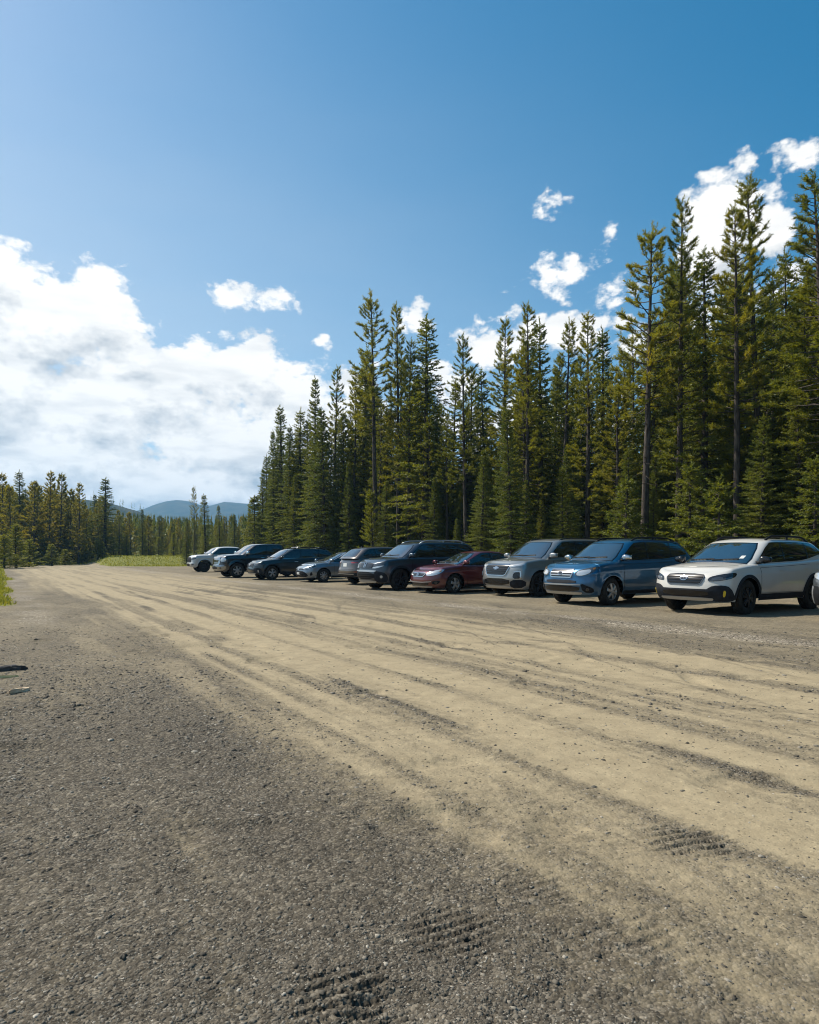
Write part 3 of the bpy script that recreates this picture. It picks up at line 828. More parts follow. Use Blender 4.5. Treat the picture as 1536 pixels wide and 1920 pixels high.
# 5 dark grey SUV ----------------------------------------------
grey5 = paint('slate_paint', (.030, .045, .065), .6, .3, .34, .85)
S5 = dict(name='dark_grey_suv', label='dark blue grey suv with black wheels and silver roof rails', cat='car', paint=grey5,
    wb=2.82, fo=.97, ro=1.07, hw=.985, R=.39, rimR=.26, zs=.28, zbf=.26,
    top=[(2.4, 1.03), (2.2, 1.075), (1.8, 1.12), (1.3, 1.165), (1.0, 1.18), (0, 1.19), (-1.0, 1.21), (-2.0, 1.24), (-2.6, 1.25)],
    fprof=[(.22, -.10), (.36, .0), (.58, .02), (.75, -.01), (.95, -.04), (1.08, -.12)], rprof=[(.3, -.06), (.5, 0), (.9, -.02), (1.25, -.10)],
    gh=dict(front=(1.46, .66), rear=(-2.40, -2.06), hb=.91, hr=.72, roof=[(1.5, 1.50), (.7, 1.675), (.2, 1.73), (-.6, 1.755), (-1.4, 1.745), (-2.0, 1.70), (-2.45, 1.63)], pillars=[-.12, -1.20], tail_up=.08, rin=.08, d=.44),
    doors=[.92, -.08, -1.12], clad=.055, doorlow=.16, rails=(M['silver'], .065), railr=.024, spokes=5, sw=.075, rimmat=M['rim_dark'], steer=.12, trimmat=M['gloss_black'],
    parts=[
    ('grille', 'F', [(-.54, .86), (-.50, 1.0), (.50, 1.0), (.54, .86), (.40, .78), (-.40, .78)], 'gloss_black', .014, dict(id='grille')),
    ('emblem', 'F', [(-.085, .975), (-.052, .975), (-.042, .91), (.042, .91), (.052, .975), (.085, .975), (.06, .82), (.03, .82), (.036, .88), (-.036, .88), (-.03, .82), (-.06, .82)], 'chrome', .034, dict(of='grille', rnd=0, step=.03)),
    ('headlight', 'F', [(.56, .87), (.58, .965), (1.10, 1.03), (1.18, 1.02), (1.08, .92), (.62, .85)], 'lamp_grey', .014, dict(mir=1, id='hl')),
    ('running_light', 'F', [(.56, .83), (.62, .845), (1.02, .905), (.98, .87), (.74, .80), (.50, .795)], 'lamp', .016, dict(mir=1)),
    ('lower_grille', 'F', [(-.60, .66), (-.64, .40), (.64, .40), (.60, .66)], 'trim', .014, dict(id='lg'))]
    + bars('grille_bar', [.58, .59, .60], [.60, .53, .46], .014, 'rim_dark', .022, of='lg') + [
    ('bumper_strip', 'F', [(-.72, .70), (-.64, .665), (.64, .665), (.72, .70), (.70, .725), (-.70, .725)], 'silver', .030, {}),
    ('bumper_trim', 'F', [(.62, .68), (.80, .70), (1.10, .62), (1.20, .40), (1.12, .29), (.62, .29)], 'clad', .012, dict(mir=1, id='bt')),
    ('fog_light', 'F', oval(.92, .50, .05, .05), 'lamp', .024, dict(mir=1, of='bt', step=.03)),
    ('skid_plate', 'F', [(-.68, .36), (-.62, .275), (.62, .275), (.68, .36)], 'silver', .028, {}),]
    + REAR_STD(1.0))
# 6 hatchback parked nose-in -----------------------------------
taupe = paint('taupe_paint', (.085, .075, .072), .6, .3, .34, 1.0)
def crossover(name, label, pt, **kw):
    S = dict(name=name, label=label, cat='car', paint=pt, wb=2.70, fo=.92, ro=.95, hw=.92, R=.35, rimR=.235, zs=.25, zbf=.23, zbr=.36,
    top=[(2.28, .90), (2.1, .945), (1.7, 1.0), (1.2, 1.05), (.9, 1.065), (0, 1.085), (-1.0, 1.12), (-1.8, 1.16), (-2.4, 1.17)],
    fprof=[(.22, -.08), (.36, 0), (.52, .0), (.66, -.03), (.85, -.07), (1.0, -.16)], rprof=[(.3, -.10), (.45, 0), (.62, .01), (.72, -.05), (1.0, -.10), (1.2, -.16)],
    gh=dict(front=(1.36, .42), rear=(-2.24, -1.72), hb=.845, hr=.65, roof=[(1.4, 1.38), (.5, 1.54), (0, 1.605), (-.6, 1.62), (-1.3, 1.59), (-1.8, 1.53), (-2.3, 1.46)], pillars=[-.18, -1.12], tail_up=.22, rin=.12, d=.42),
    doors=[.86, -.14, -1.08], clad=.045, doorlow=.14, spokes=5, sw=.06, rimmat=M['rim_dark'], trimmat=M['gloss_black'])
    S.update(kw); return S
S6 = crossover('taupe_hatchback', 'brownish grey hatchback suv parked nose-in, showing its tail lights and roof spoiler', taupe, parts=[
    ('tail_light', 'R', [(.40, .90), (.44, .99), (.80, 1.02), (1.10, 1.0), (1.06, .93), (.80, .90)], 'lamp_grey', .014, dict(mir=1, id='tl')),
    ('tail_lens', 'R', [(.50, .925), (.52, .97), (.80, .995), (.98, .98), (.96, .94), (.80, .92)], 'red', .019, dict(mir=1, of='tl')),
    ('number_plate', 'R', rect(-.16, .78, .16, .92), 'plate', .010, dict(rnd=0)),
    ('tailgate_gap', 'R', rect(-.72, .66, .72, .672), 'seam', .004, dict(rnd=0)),
    ('bumper_trim', 'R', [(-1.12, .54), (-1.10, .36), (1.10, .36), (1.12, .54), (.70, .50), (-.70, .50)], 'clad', .012, {}),
    ('bumper_strip', 'R', [(-.74, .455), (.74, .455), (.74, .48), (-.74, .48)], 'silver', .022, dict(rnd=0)),
    ('reflector', 'R', rect(.74, .545, .96, .58), 'red', .012, dict(mir=1)),
    ('grille', 'F', [(-.46, .80), (-.42, .86), (.42, .86), (.46, .80), (.34, .62), (-.34, .62)], 'gloss_black', .012, {}),
    ('headlight', 'F', [(.50, .76), (.54, .84), (1.06, .90), (1.0, .82), (.60, .74)], 'lamp_grey', .012, dict(mir=1)),
    ('lower_intake', 'F', rect(-.6, .34, .6, .5), 'trim', .010, {})])
# 7 blue-grey sedan --------------------------------------------
bluegrey = paint('steel_blue_paint', (.19, .235, .28), .7, .3, .25, .7)
S7 = sedan('blue_grey_sedan', 'small blue grey sedan with silver wheels between the reversed hatchback and the navy wagon', bluegrey, spokes=8, sw=.045, rimR=.20, rimmat=M['rim_alloy'], wb=2.70, hw=.885,
    gh=dict(front=(1.46, .22), rear=(-2.0, -1.02), hb=.805, hr=.565, roof=[(1.4, 1.20), (.6, 1.31), (.2, 1.385), (-.25, 1.418), (-.7, 1.405), (-1.1, 1.355), (-1.95, 1.13)], pillars=[-.22, -1.12], tail_up=.05, rin=.12, d=.40, crown=.035),
    parts=[
    ('grille', 'F', [(-.50, .60), (-.44, .645), (.44, .645), (.50, .60), (.46, .565), (-.46, .565)], 'gloss_black', .012, dict(id='grille')),
    ('emblem', 'F', oval(0, .61, .07, .045), 'chrome', .024, dict(of='grille', step=.03)),
    ('headlight', 'F', [(.52, .60), (.56, .665), (.84, .725), (1.14, .775), (1.18, .755), (1.0, .67), (.78, .605), (.60, .585)], 'lamp_grey', .012, dict(mir=1, id='hl')),
    ('running_light', 'F', [(.54, .605), (.80, .625), (1.0, .69), (.98, .705), (.78, .645), (.55, .62)], 'lamp', .018, dict(mir=1, of='hl')),
    ('lower_intake', 'F', [(-.80, .30), (-.66, .45), (-.40, .535), (.40, .535), (.66, .45), (.80, .30), (.60, .245), (-.60, .245)], 'trim', .012, dict(id='li'))]
    + bars('intake_bar', [.52, .60, .64], [.48, .42, .33], .012, 'rim_dark', .020, of='li') + [
    ('number_plate', 'F', rect(-.155, .36, .155, .46), 'plate', .026, dict(rnd=0)),
    ('corner_trim', 'F', [(.86, .30), (.90, .46), (.96, .50), (1.02, .34)], 'trim', .010, dict(mir=1))]
    + REAR_STD(.80))
# 8 navy wagon -------------------------------------------------
navy = paint('dark_green_navy_paint', (.008, .020, .026), .5, .3, .16, .7)
S8 = wagon('navy_wagon', 'very dark blue green station wagon with roof bars beside the black pickup', navy, M['rim_alloy'], spokes=5, sw=.055, clad=.05, handlemat=M['silver'], mirmat=M['gloss_black'], chrome_line=1,
    rails=(M['trim'], .06), crossbars=(-.25, -1.35), steer=.12, parts=wagon_front+fog('lamp')+REAR_STD(.92)+[('hubbadge', 'L', rect(1.6, .80, 1.66, .83), 'amber', .008, dict(rnd=0))][:0])
# 9, 10 pickups ------------------------------------------------
def pickup(name, label, pt, **kw):
    S = dict(name=name, label=label, cat='pickup truck', paint=pt, pickup=1, wb=3.68, fo=.98, ro=1.18, hw=1.02, R=.415, rimR=.262, zs=.46, zbf=.36, zbr=.55,
    top=[(2.85, 1.20), (2.6, 1.245), (2.1, 1.285), (1.7, 1.30), (1.2, 1.32), (.4, 1.315), (-.9, 1.33), (-1.3, 1.36), (-2.2, 1.375), (-3.1, 1.38)],
    fprof=[(.3, -.06), (.5, .03), (.66, .03), (.74, -.03), (1.1, -.05), (1.25, -.12)], rprof=[(.4, -.02), (.7, .02), (.8, -.05), (1.4, -.06)],
    gh=dict(front=(1.72, .92), rear=(-1.30, -1.05), hb=.93, hr=.76, roof=[(1.75, 1.66), (1.0, 1.83), (.5, 1.895), (-.1, 1.92), (-.7, 1.905), (-1.3, 1.84)], pillars=[.12, -1.0], tail_up=.0, rin=.16, d=.44, rb=.0),
    doors=[1.18, .16, -.92], doorlow=.10, sill=1, fil=.09, pf=(3.0, 3.2), pr=(5, 5), mirs=1.55, mirx=.05, flare=.03, tuck=.05, fin=0, gap=.075, crease=.012, trimmat=M['gloss_black'])
    S.update(kw); return S
black = paint('black_paint', (.006, .008, .011), .2, .25, .14, .8)
truck_front = [
    ('grille', 'F', [(-.66, .84), (-.62, 1.14), (.62, 1.14), (.66, .84), (.56, .76), (-.56, .76)], 'gloss_black', .014, dict(id='grille', rnd=1))] \
    + bars('grille_bar', [.62, .63, .64, .63, .58], [1.09, 1.02, .95, .88, .81], .034, 'chrome', .03, of='grille') + [
    ('grille_frame', 'F', [(-.70, .84), (-.66, 1.17), (.66, 1.17), (.70, .84), (.60, .74), (-.60, .74), (-.56, .775), (.56, .775), (.64, .85), (.61, 1.13), (-.61, 1.13), (-.64, .85), (-.56, .775), (-.60, .74)], 'chrome', .03, dict(rnd=0, of='grille')),
    ('headlight', 'F', [(.74, .92), (.74, 1.13), (1.10, 1.14), (1.14, 1.0), (1.08, .92)], 'lamp', .014, dict(mir=1)),
    ('front_bumper', 'F', [(-1.12, .46), (-1.14, .70), (-.60, .735), (.60, .735), (1.14, .70), (1.12, .46), (.6, .42), (-.6, .42)], 'dark_chrome', .035, dict(id='fb')),
    ('bumper_intake', 'F', rect(-.46, .50, .46, .63), 'trim', .042, dict(of='fb')),
    ('fog_light', 'F', oval(.80, .56, .06, .05), 'lamp_dim', .044, dict(mir=1, of='fb', step=.03)),
    ('air_dam', 'F', [(-.9, .40), (-.86, .34), (.86, .34), (.9, .40)], 'trim', .02, {})] \
    + [('tail_light', 'R', [(.86, .95), (1.04, .95), (1.04, 1.28), (.86, 1.28)], 'red', .012, dict(mir=1))]
S9 = pickup('black_pickup', 'black crew cab pickup truck with tall chrome grille', black, spokes=6, sw=.07, rimmat=M['rim_alloy'], mirmat=M['chrome'], handlemat=M['chrome'], parts=truck_front)
white2 = paint('pearl_white_paint', (.50, .50, .48), .1, .3, .22, .9)
S10 = pickup('white_pickup', 'white crew cab pickup truck with black grille at the far end of the row', white2, spokes=5, sw=.08, rimmat=M['rim_dark'], mirmat=M['chrome'], chrome_line=1, clad=.05, parts=[
    ('grille', 'F', [(-.60, .80), (-.60, 1.14), (.60, 1.14), (.60, .80), (.46, .72), (-.46, .72)], 'trim', .016, dict(id='grille')),
    ('grille_bar', 'F', rect(-.58, .93, .58, .99), 'rim_dark', .03, dict(rnd=0, of='grille')),
    ('headlight', 'F', [(.66, .96), (.68, 1.10), (1.08, 1.12), (1.16, 1.06), (1.08, .98), (.70, .92)], 'lamp_grey', .014, dict(mir=1)),
    ('front_bumper', 'F', [(-1.12, .46), (-1.14, .70), (-.60, .715), (.60, .715), (1.14, .70), (1.12, .46), (.6, .42), (-.6, .42)], 'paint', .035, dict(id='fb')),
    ('bumper_intake', 'F', rect(-.50, .48, .50, .64), 'trim', .042, dict(of='fb')),
    ('fog_light', 'F', rect(.74, .54, .98, .60), 'gloss_black', .042, dict(mir=1, of='fb', step=.04))])
# 11 grey car cut off by the right edge ------------------------
grey11 = paint('grey_paint', (.12, .125, .13), .7, .3, .22, .8)
S11 = crossover('grey_crossover', 'grey car with silver bumper corner, cut off by the right edge', grey11, parts=[
    ('grille', 'F', [(-.50, .82), (-.46, .88), (.46, .88), (.50, .82), (.38, .60), (-.38, .60)], 'gloss_black', .012, dict(id='grille')),
    ('headlight', 'F', [(.52, .78), (.56, .87), (1.06, .93), (1.02, .85), (.62, .76)], 'lamp', .012, dict(mir=1)),
    ('bumper_vent', 'F', [(.66, .32), (.64, .66), (.98, .68), (1.08, .44), (1.0, .30)], 'trim', .012, dict(mir=1, id='vent')),
    ('vent_strip', 'F', [(.90, .34), (.86, .66), (.90, .67), (.95, .35)], 'silver', .024, dict(mir=1, of='vent', rnd=0)),
    ('bumper_lip', 'F', [(-.9, .30), (-.8, .235), (.8, .235), (.9, .30), (.7, .32), (-.7, .32)], 'silver', .026, {}),
    ('lower_intake', 'F', rect(-.55, .34, .55, .54), 'gloss_black', .012, {})]+REAR_STD(.9))

HEAD = 212.5
SPOTS = [(S1, 7.12, 13.6, HEAD, 0), (S2, 5.03, 16.1, HEAD, 0), (S3, 3.93, 19.5, HEAD, 0), (S4, 1.47, 21.3, HEAD-2, 0), (S5, -.36, 23.2, HEAD, 0),
         (S6, -1.62, 27.6, HEAD+180, 1), (S7, -4.10, 30.4, HEAD-2, 0), (S8, -7.1, 33.0, HEAD-1, 0), (S9, -9.75, 36.2, HEAD, 0), (S10, -15.7, 49.0, HEAD-1, 0), (S11, 9.24, 11.30, HEAD, 0)]
# ---------------------------------------------------------------- camera, sun, sky
FPX, CX, YH, EYE = 1200., 768., 1042., 1.25      # pixel focal length, centre, horizon and eye height of the photograph
def px_ground(x, y):
    Z = FPX*EYE/(y-YH); return ((x-CX)*Z/FPX, Z)
cam = bpy.data.cameras.new('camera'); cam.sensor_fit = 'VERTICAL'; cam.sensor_height = 36; cam.lens = 36*FPX/1920
cam.shift_y = (YH-960)/1920; cam.clip_end = 12000; cam.clip_start = .05
co = bpy.data.objects.new('camera', cam); COL.objects.link(co); co.location = (0, 0, EYE); co.rotation_euler = (R(90), 0, 0)
scene.camera = co

SUN_AZ, SUN_EL = R(-63), R(50)                     # azimuth from straight ahead (+ = right)
sv = Vector((math.sin(SUN_AZ)*math.cos(SUN_EL), math.cos(SUN_AZ)*math.cos(SUN_EL), math.sin(SUN_EL)))
sun = bpy.data.lights.new('sun', 'SUN'); sun.energy = SUN_E; sun.angle = R(.5); sun.color = (1, .93, .80)
so = bpy.data.objects.new('sun', sun); COL.objects.link(so); so.rotation_euler = sv.to_track_quat('Z', 'Y').to_euler()

def az_el(x, y):
    X = (x-CX)/FPX; Z = (YH-y)/FPX
    return math.atan(X), math.atan(Z/math.sqrt(1+X*X))

def build_world():
    w = bpy.data.worlds.new('World'); scene.world = w; w.use_nodes = True
    nt = w.node_tree; nt.nodes.clear(); L = nt.links.new
    out = nt.nodes.new('ShaderNodeOutputWorld')
    sky = nt.nodes.new('ShaderNodeTexSky'); sky.sky_type = 'NISHITA'; sky.sun_disc = False
    sky.sun_elevation = SUN_EL; sky.sun_rotation = SUN_AZ
    sky.altitude = 1500; sky.air_density = 1.0; sky.dust_density = 2.6; sky.ozone_density = 1.6
    hs = nt.nodes.new('ShaderNodeHueSaturation'); hs.inputs['Saturation'].default_value = SKY_SAT; hs.inputs['Hue'].default_value = .480
    L(sky.outputs[0], hs.inputs['Color'])
    bg = nt.nodes.new('ShaderNodeBackground'); bg.inputs[1].default_value = SKY_S; L(hs.outputs[0], bg.inputs[0])
    # clouds: fields of warped ellipses laid out by azimuth and elevation
    blobs = [  # x, y, rx, ry in the photograph's measure, weight
        (-40, 500, 110, 105, 1), (70, 610, 190, 125, 1.2), (190, 575, 75, 85, 1), (235, 640, 75, 70, 1), (-60, 700, 260, 160, 1.3),
        (330, 745, 190, 95, 1), (480, 700, 95, 85, 1), (560, 760, 120, 90, 1), (410, 820, 260, 90, 1), (100, 850, 330, 105, 1.3),
        (620, 800, 160, 80, 1), (300, 910, 520, 70, 1.25), (-300, 750, 300, 220, 1), (660, 715, 60, 38, .8), (250, 730, 190, 95, 1.25), (150, 760, 230, 110, 1.3), (480, 850, 260, 90, 1.3), (380, 700, 90, 70, 1),
        (483, 562, 98, 27, .62), (603, 633, 30, 15, .42), (1030, 380, 50, 25, .55), (1055, 512, 95, 36, .62), (1130, 560, 65, 38, .35),
        (1060, 622, 140, 42, .8), (905, 650, 66, 52, .85), (782, 596, 36, 34, .62), (1350, 440, 92, 112, 1.35), (1440, 440, 75, 66, .9),
        (1520, 283, 85, 36, .62), (1250, 640, 150, 45, .6), (860, 715, 90, 40, .6), (1400, 560, 160, 60, .45), (1150, 440, 14, 14, .22), (955, 583, 14, 10, .25),
        (1800, 500, 180, 110, .8), (2100, 350, 130, 60, .8), (1000, 800, 320, 70, .6)]
    grp = bpy.data.node_groups.new('cloud_field', 'ShaderNodeTree')
    grp.interface.new_socket('Vector', in_out='INPUT', socket_type='NodeSocketVector')
    grp.interface.new_socket('Field', in_out='OUTPUT', socket_type='NodeSocketFloat')
    gi = grp.nodes.new('NodeGroupInput'); go = grp.nodes.new('NodeGroupOutput'); G = grp.links.new
    def gm(op, a, b=None, c=None, clamp=False):
        n = grp.nodes.new('ShaderNodeMath'); n.operation = op; n.use_clamp = clamp
        for i, v in enumerate((a, b, c)):
            if v is None: continue
            if isinstance(v, (int, float)): n.inputs[i].default_value = v
            else: G(v, n.inputs[i])
        return n.outputs[0]
    def noise(vec, scale, det, rough=.55, out='Fac', dist=0):
        n = grp.nodes.new('ShaderNodeTexNoise'); n.inputs['Scale'].default_value = scale; n.inputs['Detail'].default_value = det
        n.inputs['Roughness'].default_value = rough; n.inputs['Distortion'].default_value = dist; G(vec, n.inputs['Vector']); return n.outputs[out]
    sc = grp.nodes.new('ShaderNodeVectorMath'); sc.operation = 'MULTIPLY'; sc.inputs[1].default_value = (1, 1.5, 1); G(gi.outputs[0], sc.inputs[0])
    # domain warp
    wn = noise(sc.outputs[0], 9, 3, .5, 'Color')
    ws = grp.nodes.new('ShaderNodeVectorMath'); ws.operation = 'SUBTRACT'; ws.inputs[1].default_value = (.5, .5, .5); G(wn, ws.inputs[0])
    wm = grp.nodes.new('ShaderNodeVectorMath'); wm.operation = 'MULTIPLY'; wm.inputs[1].default_value = (.055, .035, 0); G(ws.outputs[0], wm.inputs[0])
    wa = grp.nodes.new('ShaderNodeVectorMath'); wa.operation = 'ADD'; G(gi.outputs[0], wa.inputs[0]); G(wm.outputs[0], wa.inputs[1])
    best = None
    for (x, y, rx, ry, wt) in blobs:
        a, e = az_el(x, y)
        ca = math.cos(a)**2
        ra = rx/FPX*ca; re = ry/FPX*math.cos(a)
        s = grp.nodes.new('ShaderNodeVectorMath'); s.operation = 'SUBTRACT'; s.inputs[1].default_value = (a, e, 0); G(wa.outputs[0], s.inputs[0])
        m = grp.nodes.new('ShaderNodeVectorMath'); m.operation = 'MULTIPLY'; m.inputs[1].default_value = (1/ra, 1/re, 0); G(s.outputs[0], m.inputs[0])
        l = grp.nodes.new('ShaderNodeVectorMath'); l.operation = 'LENGTH'; G(m.outputs[0], l.inputs[0])
        f = gm('MULTIPLY_ADD', l.outputs['Value'], -wt*.9, wt*.9)
        best = f if best is None else gm('SMOOTH_MAX', best, f, .12)
    n1 = noise(sc.outputs[0], 15, 9, .58)
    n2 = noise(sc.outputs[0], 45, 7, .6)
    n = gm('MULTIPLY_ADD', n1, .85, -.425); n = gm('ADD', n, gm('MULTIPLY_ADD', n2, .55, -.275))
    n3 = noise(sc.outputs[0], 120, 5, .6); n = gm('ADD', n, gm('MULTIPLY_ADD', n3, .26, -.13))
    # puffs: inverted cell distance gives cauliflower bulges
    vo = grp.nodes.new('ShaderNodeTexVoronoi'); vo.feature = 'SMOOTH_F1'; vo.inputs['Scale'].default_value = 26; vo.inputs['Smoothness'].default_value = .6
    vo.inputs['Detail'].default_value = 2; vo.inputs['Roughness'].default_value = .5
    wa2 = grp.nodes.new('ShaderNodeVectorMath'); wa2.operation = 'ADD'; G(sc.outputs[0], wa2.inputs[0]); G(wm.outputs[0], wa2.inputs[1]); G(wa2.outputs[0], vo.inputs['Vector'])
    pf = gm('MULTIPLY_ADD', vo.outputs['Distance'], -.62, .25)
    G(gm('ADD', gm('ADD', gm('ADD', best, n), pf), .26), go.inputs[0])

    def m(op, a, b=None, c=None, clamp=False):
        n = nt.nodes.new('ShaderNodeMath'); n.operation = op; n.use_clamp = clamp
        for i, v in enumerate((a, b, c)):
            if v is None: continue
            if isinstance(v, (int, float)): n.inputs[i].default_value = v
            else: L(v, n.inputs[i])
        return n.outputs[0]
    tc = nt.nodes.new('ShaderNodeTexCoord'); sp = nt.nodes.new('ShaderNodeSeparateXYZ'); L(tc.outputs['Generated'], sp.inputs[0])
    az = m('ARCTAN2', sp.outputs[0], sp.outputs[1]); el = m('ARCSINE', sp.outputs[2])
    cv = nt.nodes.new('ShaderNodeCombineXYZ'); L(az, cv.inputs[0]); L(el, cv.inputs[1])
    g1 = nt.nodes.new('ShaderNodeGroup'); g1.node_tree = grp; L(cv.outputs[0], g1.inputs[0])
    sh = nt.nodes.new('ShaderNodeVectorMath'); sh.operation = 'ADD'; sh.inputs[1].default_value = (-.018, .042, 0); L(cv.outputs[0], sh.inputs[0])
    g2 = nt.nodes.new('ShaderNodeGroup'); g2.node_tree = grp; L(sh.outputs[0], g2.inputs[0])
    f1, f2 = g1.outputs[0], g2.outputs[0]
    mr = nt.nodes.new('ShaderNodeMapRange'); mr.interpolation_type = 'SMOOTHSTEP'; mr.inputs['From Min'].default_value = .02; mr.inputs['From Max'].default_value = .36; L(f1, mr.inputs['Value'])
    alpha = mr.outputs[0]
    # self-shading: where there is more cloud between here and the sun it is greyer; thick undersides too
    thick = m('MULTIPLY', m('MAXIMUM', m('ADD', m('MULTIPLY', f2, .55), m('MULTIPLY', m('SUBTRACT', f2, f1), 2.2)), 0), .95, clamp=False)
    lowm = nt.nodes.new('ShaderNodeMapRange'); lowm.inputs['From Min'].default_value = .42; lowm.inputs['From Max'].default_value = .06; lowm.inputs['To Min'].default_value = .25; lowm.inputs['To Max'].default_value = .95; L(el, lowm.inputs['Value'])
    bn = nt.nodes.new('ShaderNodeTexNoise'); bn.inputs['Scale'].default_value = 7; bn.inputs['Detail'].default_value = 6
    bs = nt.nodes.new('ShaderNodeVectorMath'); bs.operation = 'MULTIPLY'; bs.inputs[1].default_value = (1, 3.6, 1); L(cv.outputs[0], bs.inputs[0]); L(bs.outputs[0], bn.inputs['Vector'])
    band = nt.nodes.new('ShaderNodeMapRange'); band.interpolation_type = 'SMOOTHSTEP'; band.inputs['From Min'].default_value = .46; band.inputs['From Max'].default_value = .66; L(bn.outputs['Fac'], band.inputs['Value'])
    shade = m('ADD', m('MULTIPLY', thick, .55), m('MULTIPLY', band.outputs[0], lowm.outputs[0]), clamp=False)
    shade = m('MULTIPLY', shade, .62, clamp=True)
    cr = nt.nodes.new('ShaderNodeMix'); cr.data_type = 'RGBA'; cr.inputs['A'].default_value = (1.0, .975, .93, 1); cr.inputs['B'].default_value = (.42, .46, .50, 1); L(shade, cr.inputs['Factor'])
    cb = nt.nodes.new('ShaderNodeBackground'); cb.inputs[1].default_value = CLOUD_S; L(cr.outputs['Result'], cb.inputs[0])
    # thin high veil, thickest towards the sun's side of the sky
    vl = nt.nodes.new('ShaderNodeMapRange'); vl.interpolation_type = 'SMOOTHSTEP'; vl.inputs['From Min'].default_value = .85; vl.inputs['From Max'].default_value = -.85; vl.inputs['To Max'].default_value = .56; L(az, vl.inputs['Value'])
    vn = nt.nodes.new('ShaderNodeTexNoise'); vn.inputs['Scale'].default_value = 2.2; vn.inputs['Detail'].default_value = 4; L(bs.outputs[0], vn.inputs['Vector'])
    ve = nt.nodes.new('ShaderNodeMapRange'); ve.interpolation_type = 'SMOOTHSTEP'; ve.inputs['From Min'].default_value = .80; ve.inputs['From Max'].default_value = .22; ve.inputs['To Min'].default_value = .12; L(el, ve.inputs['Value'])
    va = m('MULTIPLY', m('MULTIPLY', vl.outputs[0], ve.outputs[0]), m('MULTIPLY_ADD', vn.outputs['Fac'], .5, .75))
    vb = nt.nodes.new('ShaderNodeBackground'); vb.inputs[0].default_value = (.95, .96, .95, 1); vb.inputs[1].default_value = .62
    mv = nt.nodes.new('ShaderNodeMixShader'); L(va, mv.inputs[0]); L(bg.outputs[0], mv.inputs[1]); L(vb.outputs[0], mv.inputs[2])
    mx = nt.nodes.new('ShaderNodeMixShader'); L(alpha, mx.inputs[0]); L(mv.outputs[0], mx.inputs[1]); L(cb.outputs[0], mx.inputs[2])
    L(mx.outputs[0], out.inputs[0])
    w.cycles.sampling_method = 'MANUAL'; w.cycles.sample_map_resolution = 512
build_world()
scene.view_settings.view_transform = 'Standard'; scene.view_settings.look = 'None'; scene.view_settings.exposure = EXPO; scene.view_settings.gamma = 1

# ---------------------------------------------------------------- numpy noise
def vnoise(x, y, seed=0):
    xi = np.floor(x).astype(np.int64); yi = np.floor(y).astype(np.int64); fx = x-xi; fy = y-yi
    u = fx*fx*(3-2*fx); v = fy*fy*(3-2*fy)
    def h(a, b):
        n = (a*374761393 + b*668265263 + seed*974711) & 0x7fffffff
        n = ((n ^ (n >> 13))*1274126177) & 0x7fffffff
        return ((n ^ (n >> 16)) & 0xffff)/65535.
    return (h(xi, yi)*(1-u)+h(xi+1, yi)*u)*(1-v)+(h(xi, yi+1)*(1-u)+h(xi+1, yi+1)*u)*v
def fbm(x, y, o=4, seed=0, g=.5):
    s = 0; a = 1; t = 0
    for k in range(o): s = s+a*vnoise(x*2**k+17.3*k, y*2**k-9.1*k, seed+k); t += a; a *= g
    return s/t
def smooth01(a, b, x):
    t = np.clip((x-a)/(b-a), 0, 1); return t*t*(3-2*t)

# row frame: d runs along the parked row away from the camera, n points across the lot to the vehicles
DX, DY = -.537, .8436; NX, NY = .8436, .537
def pq(x, y): return x*DX+y*DY, x*NX+y*NY
def xy(p, q): return p*DX+q*NX, p*DY+q*NY

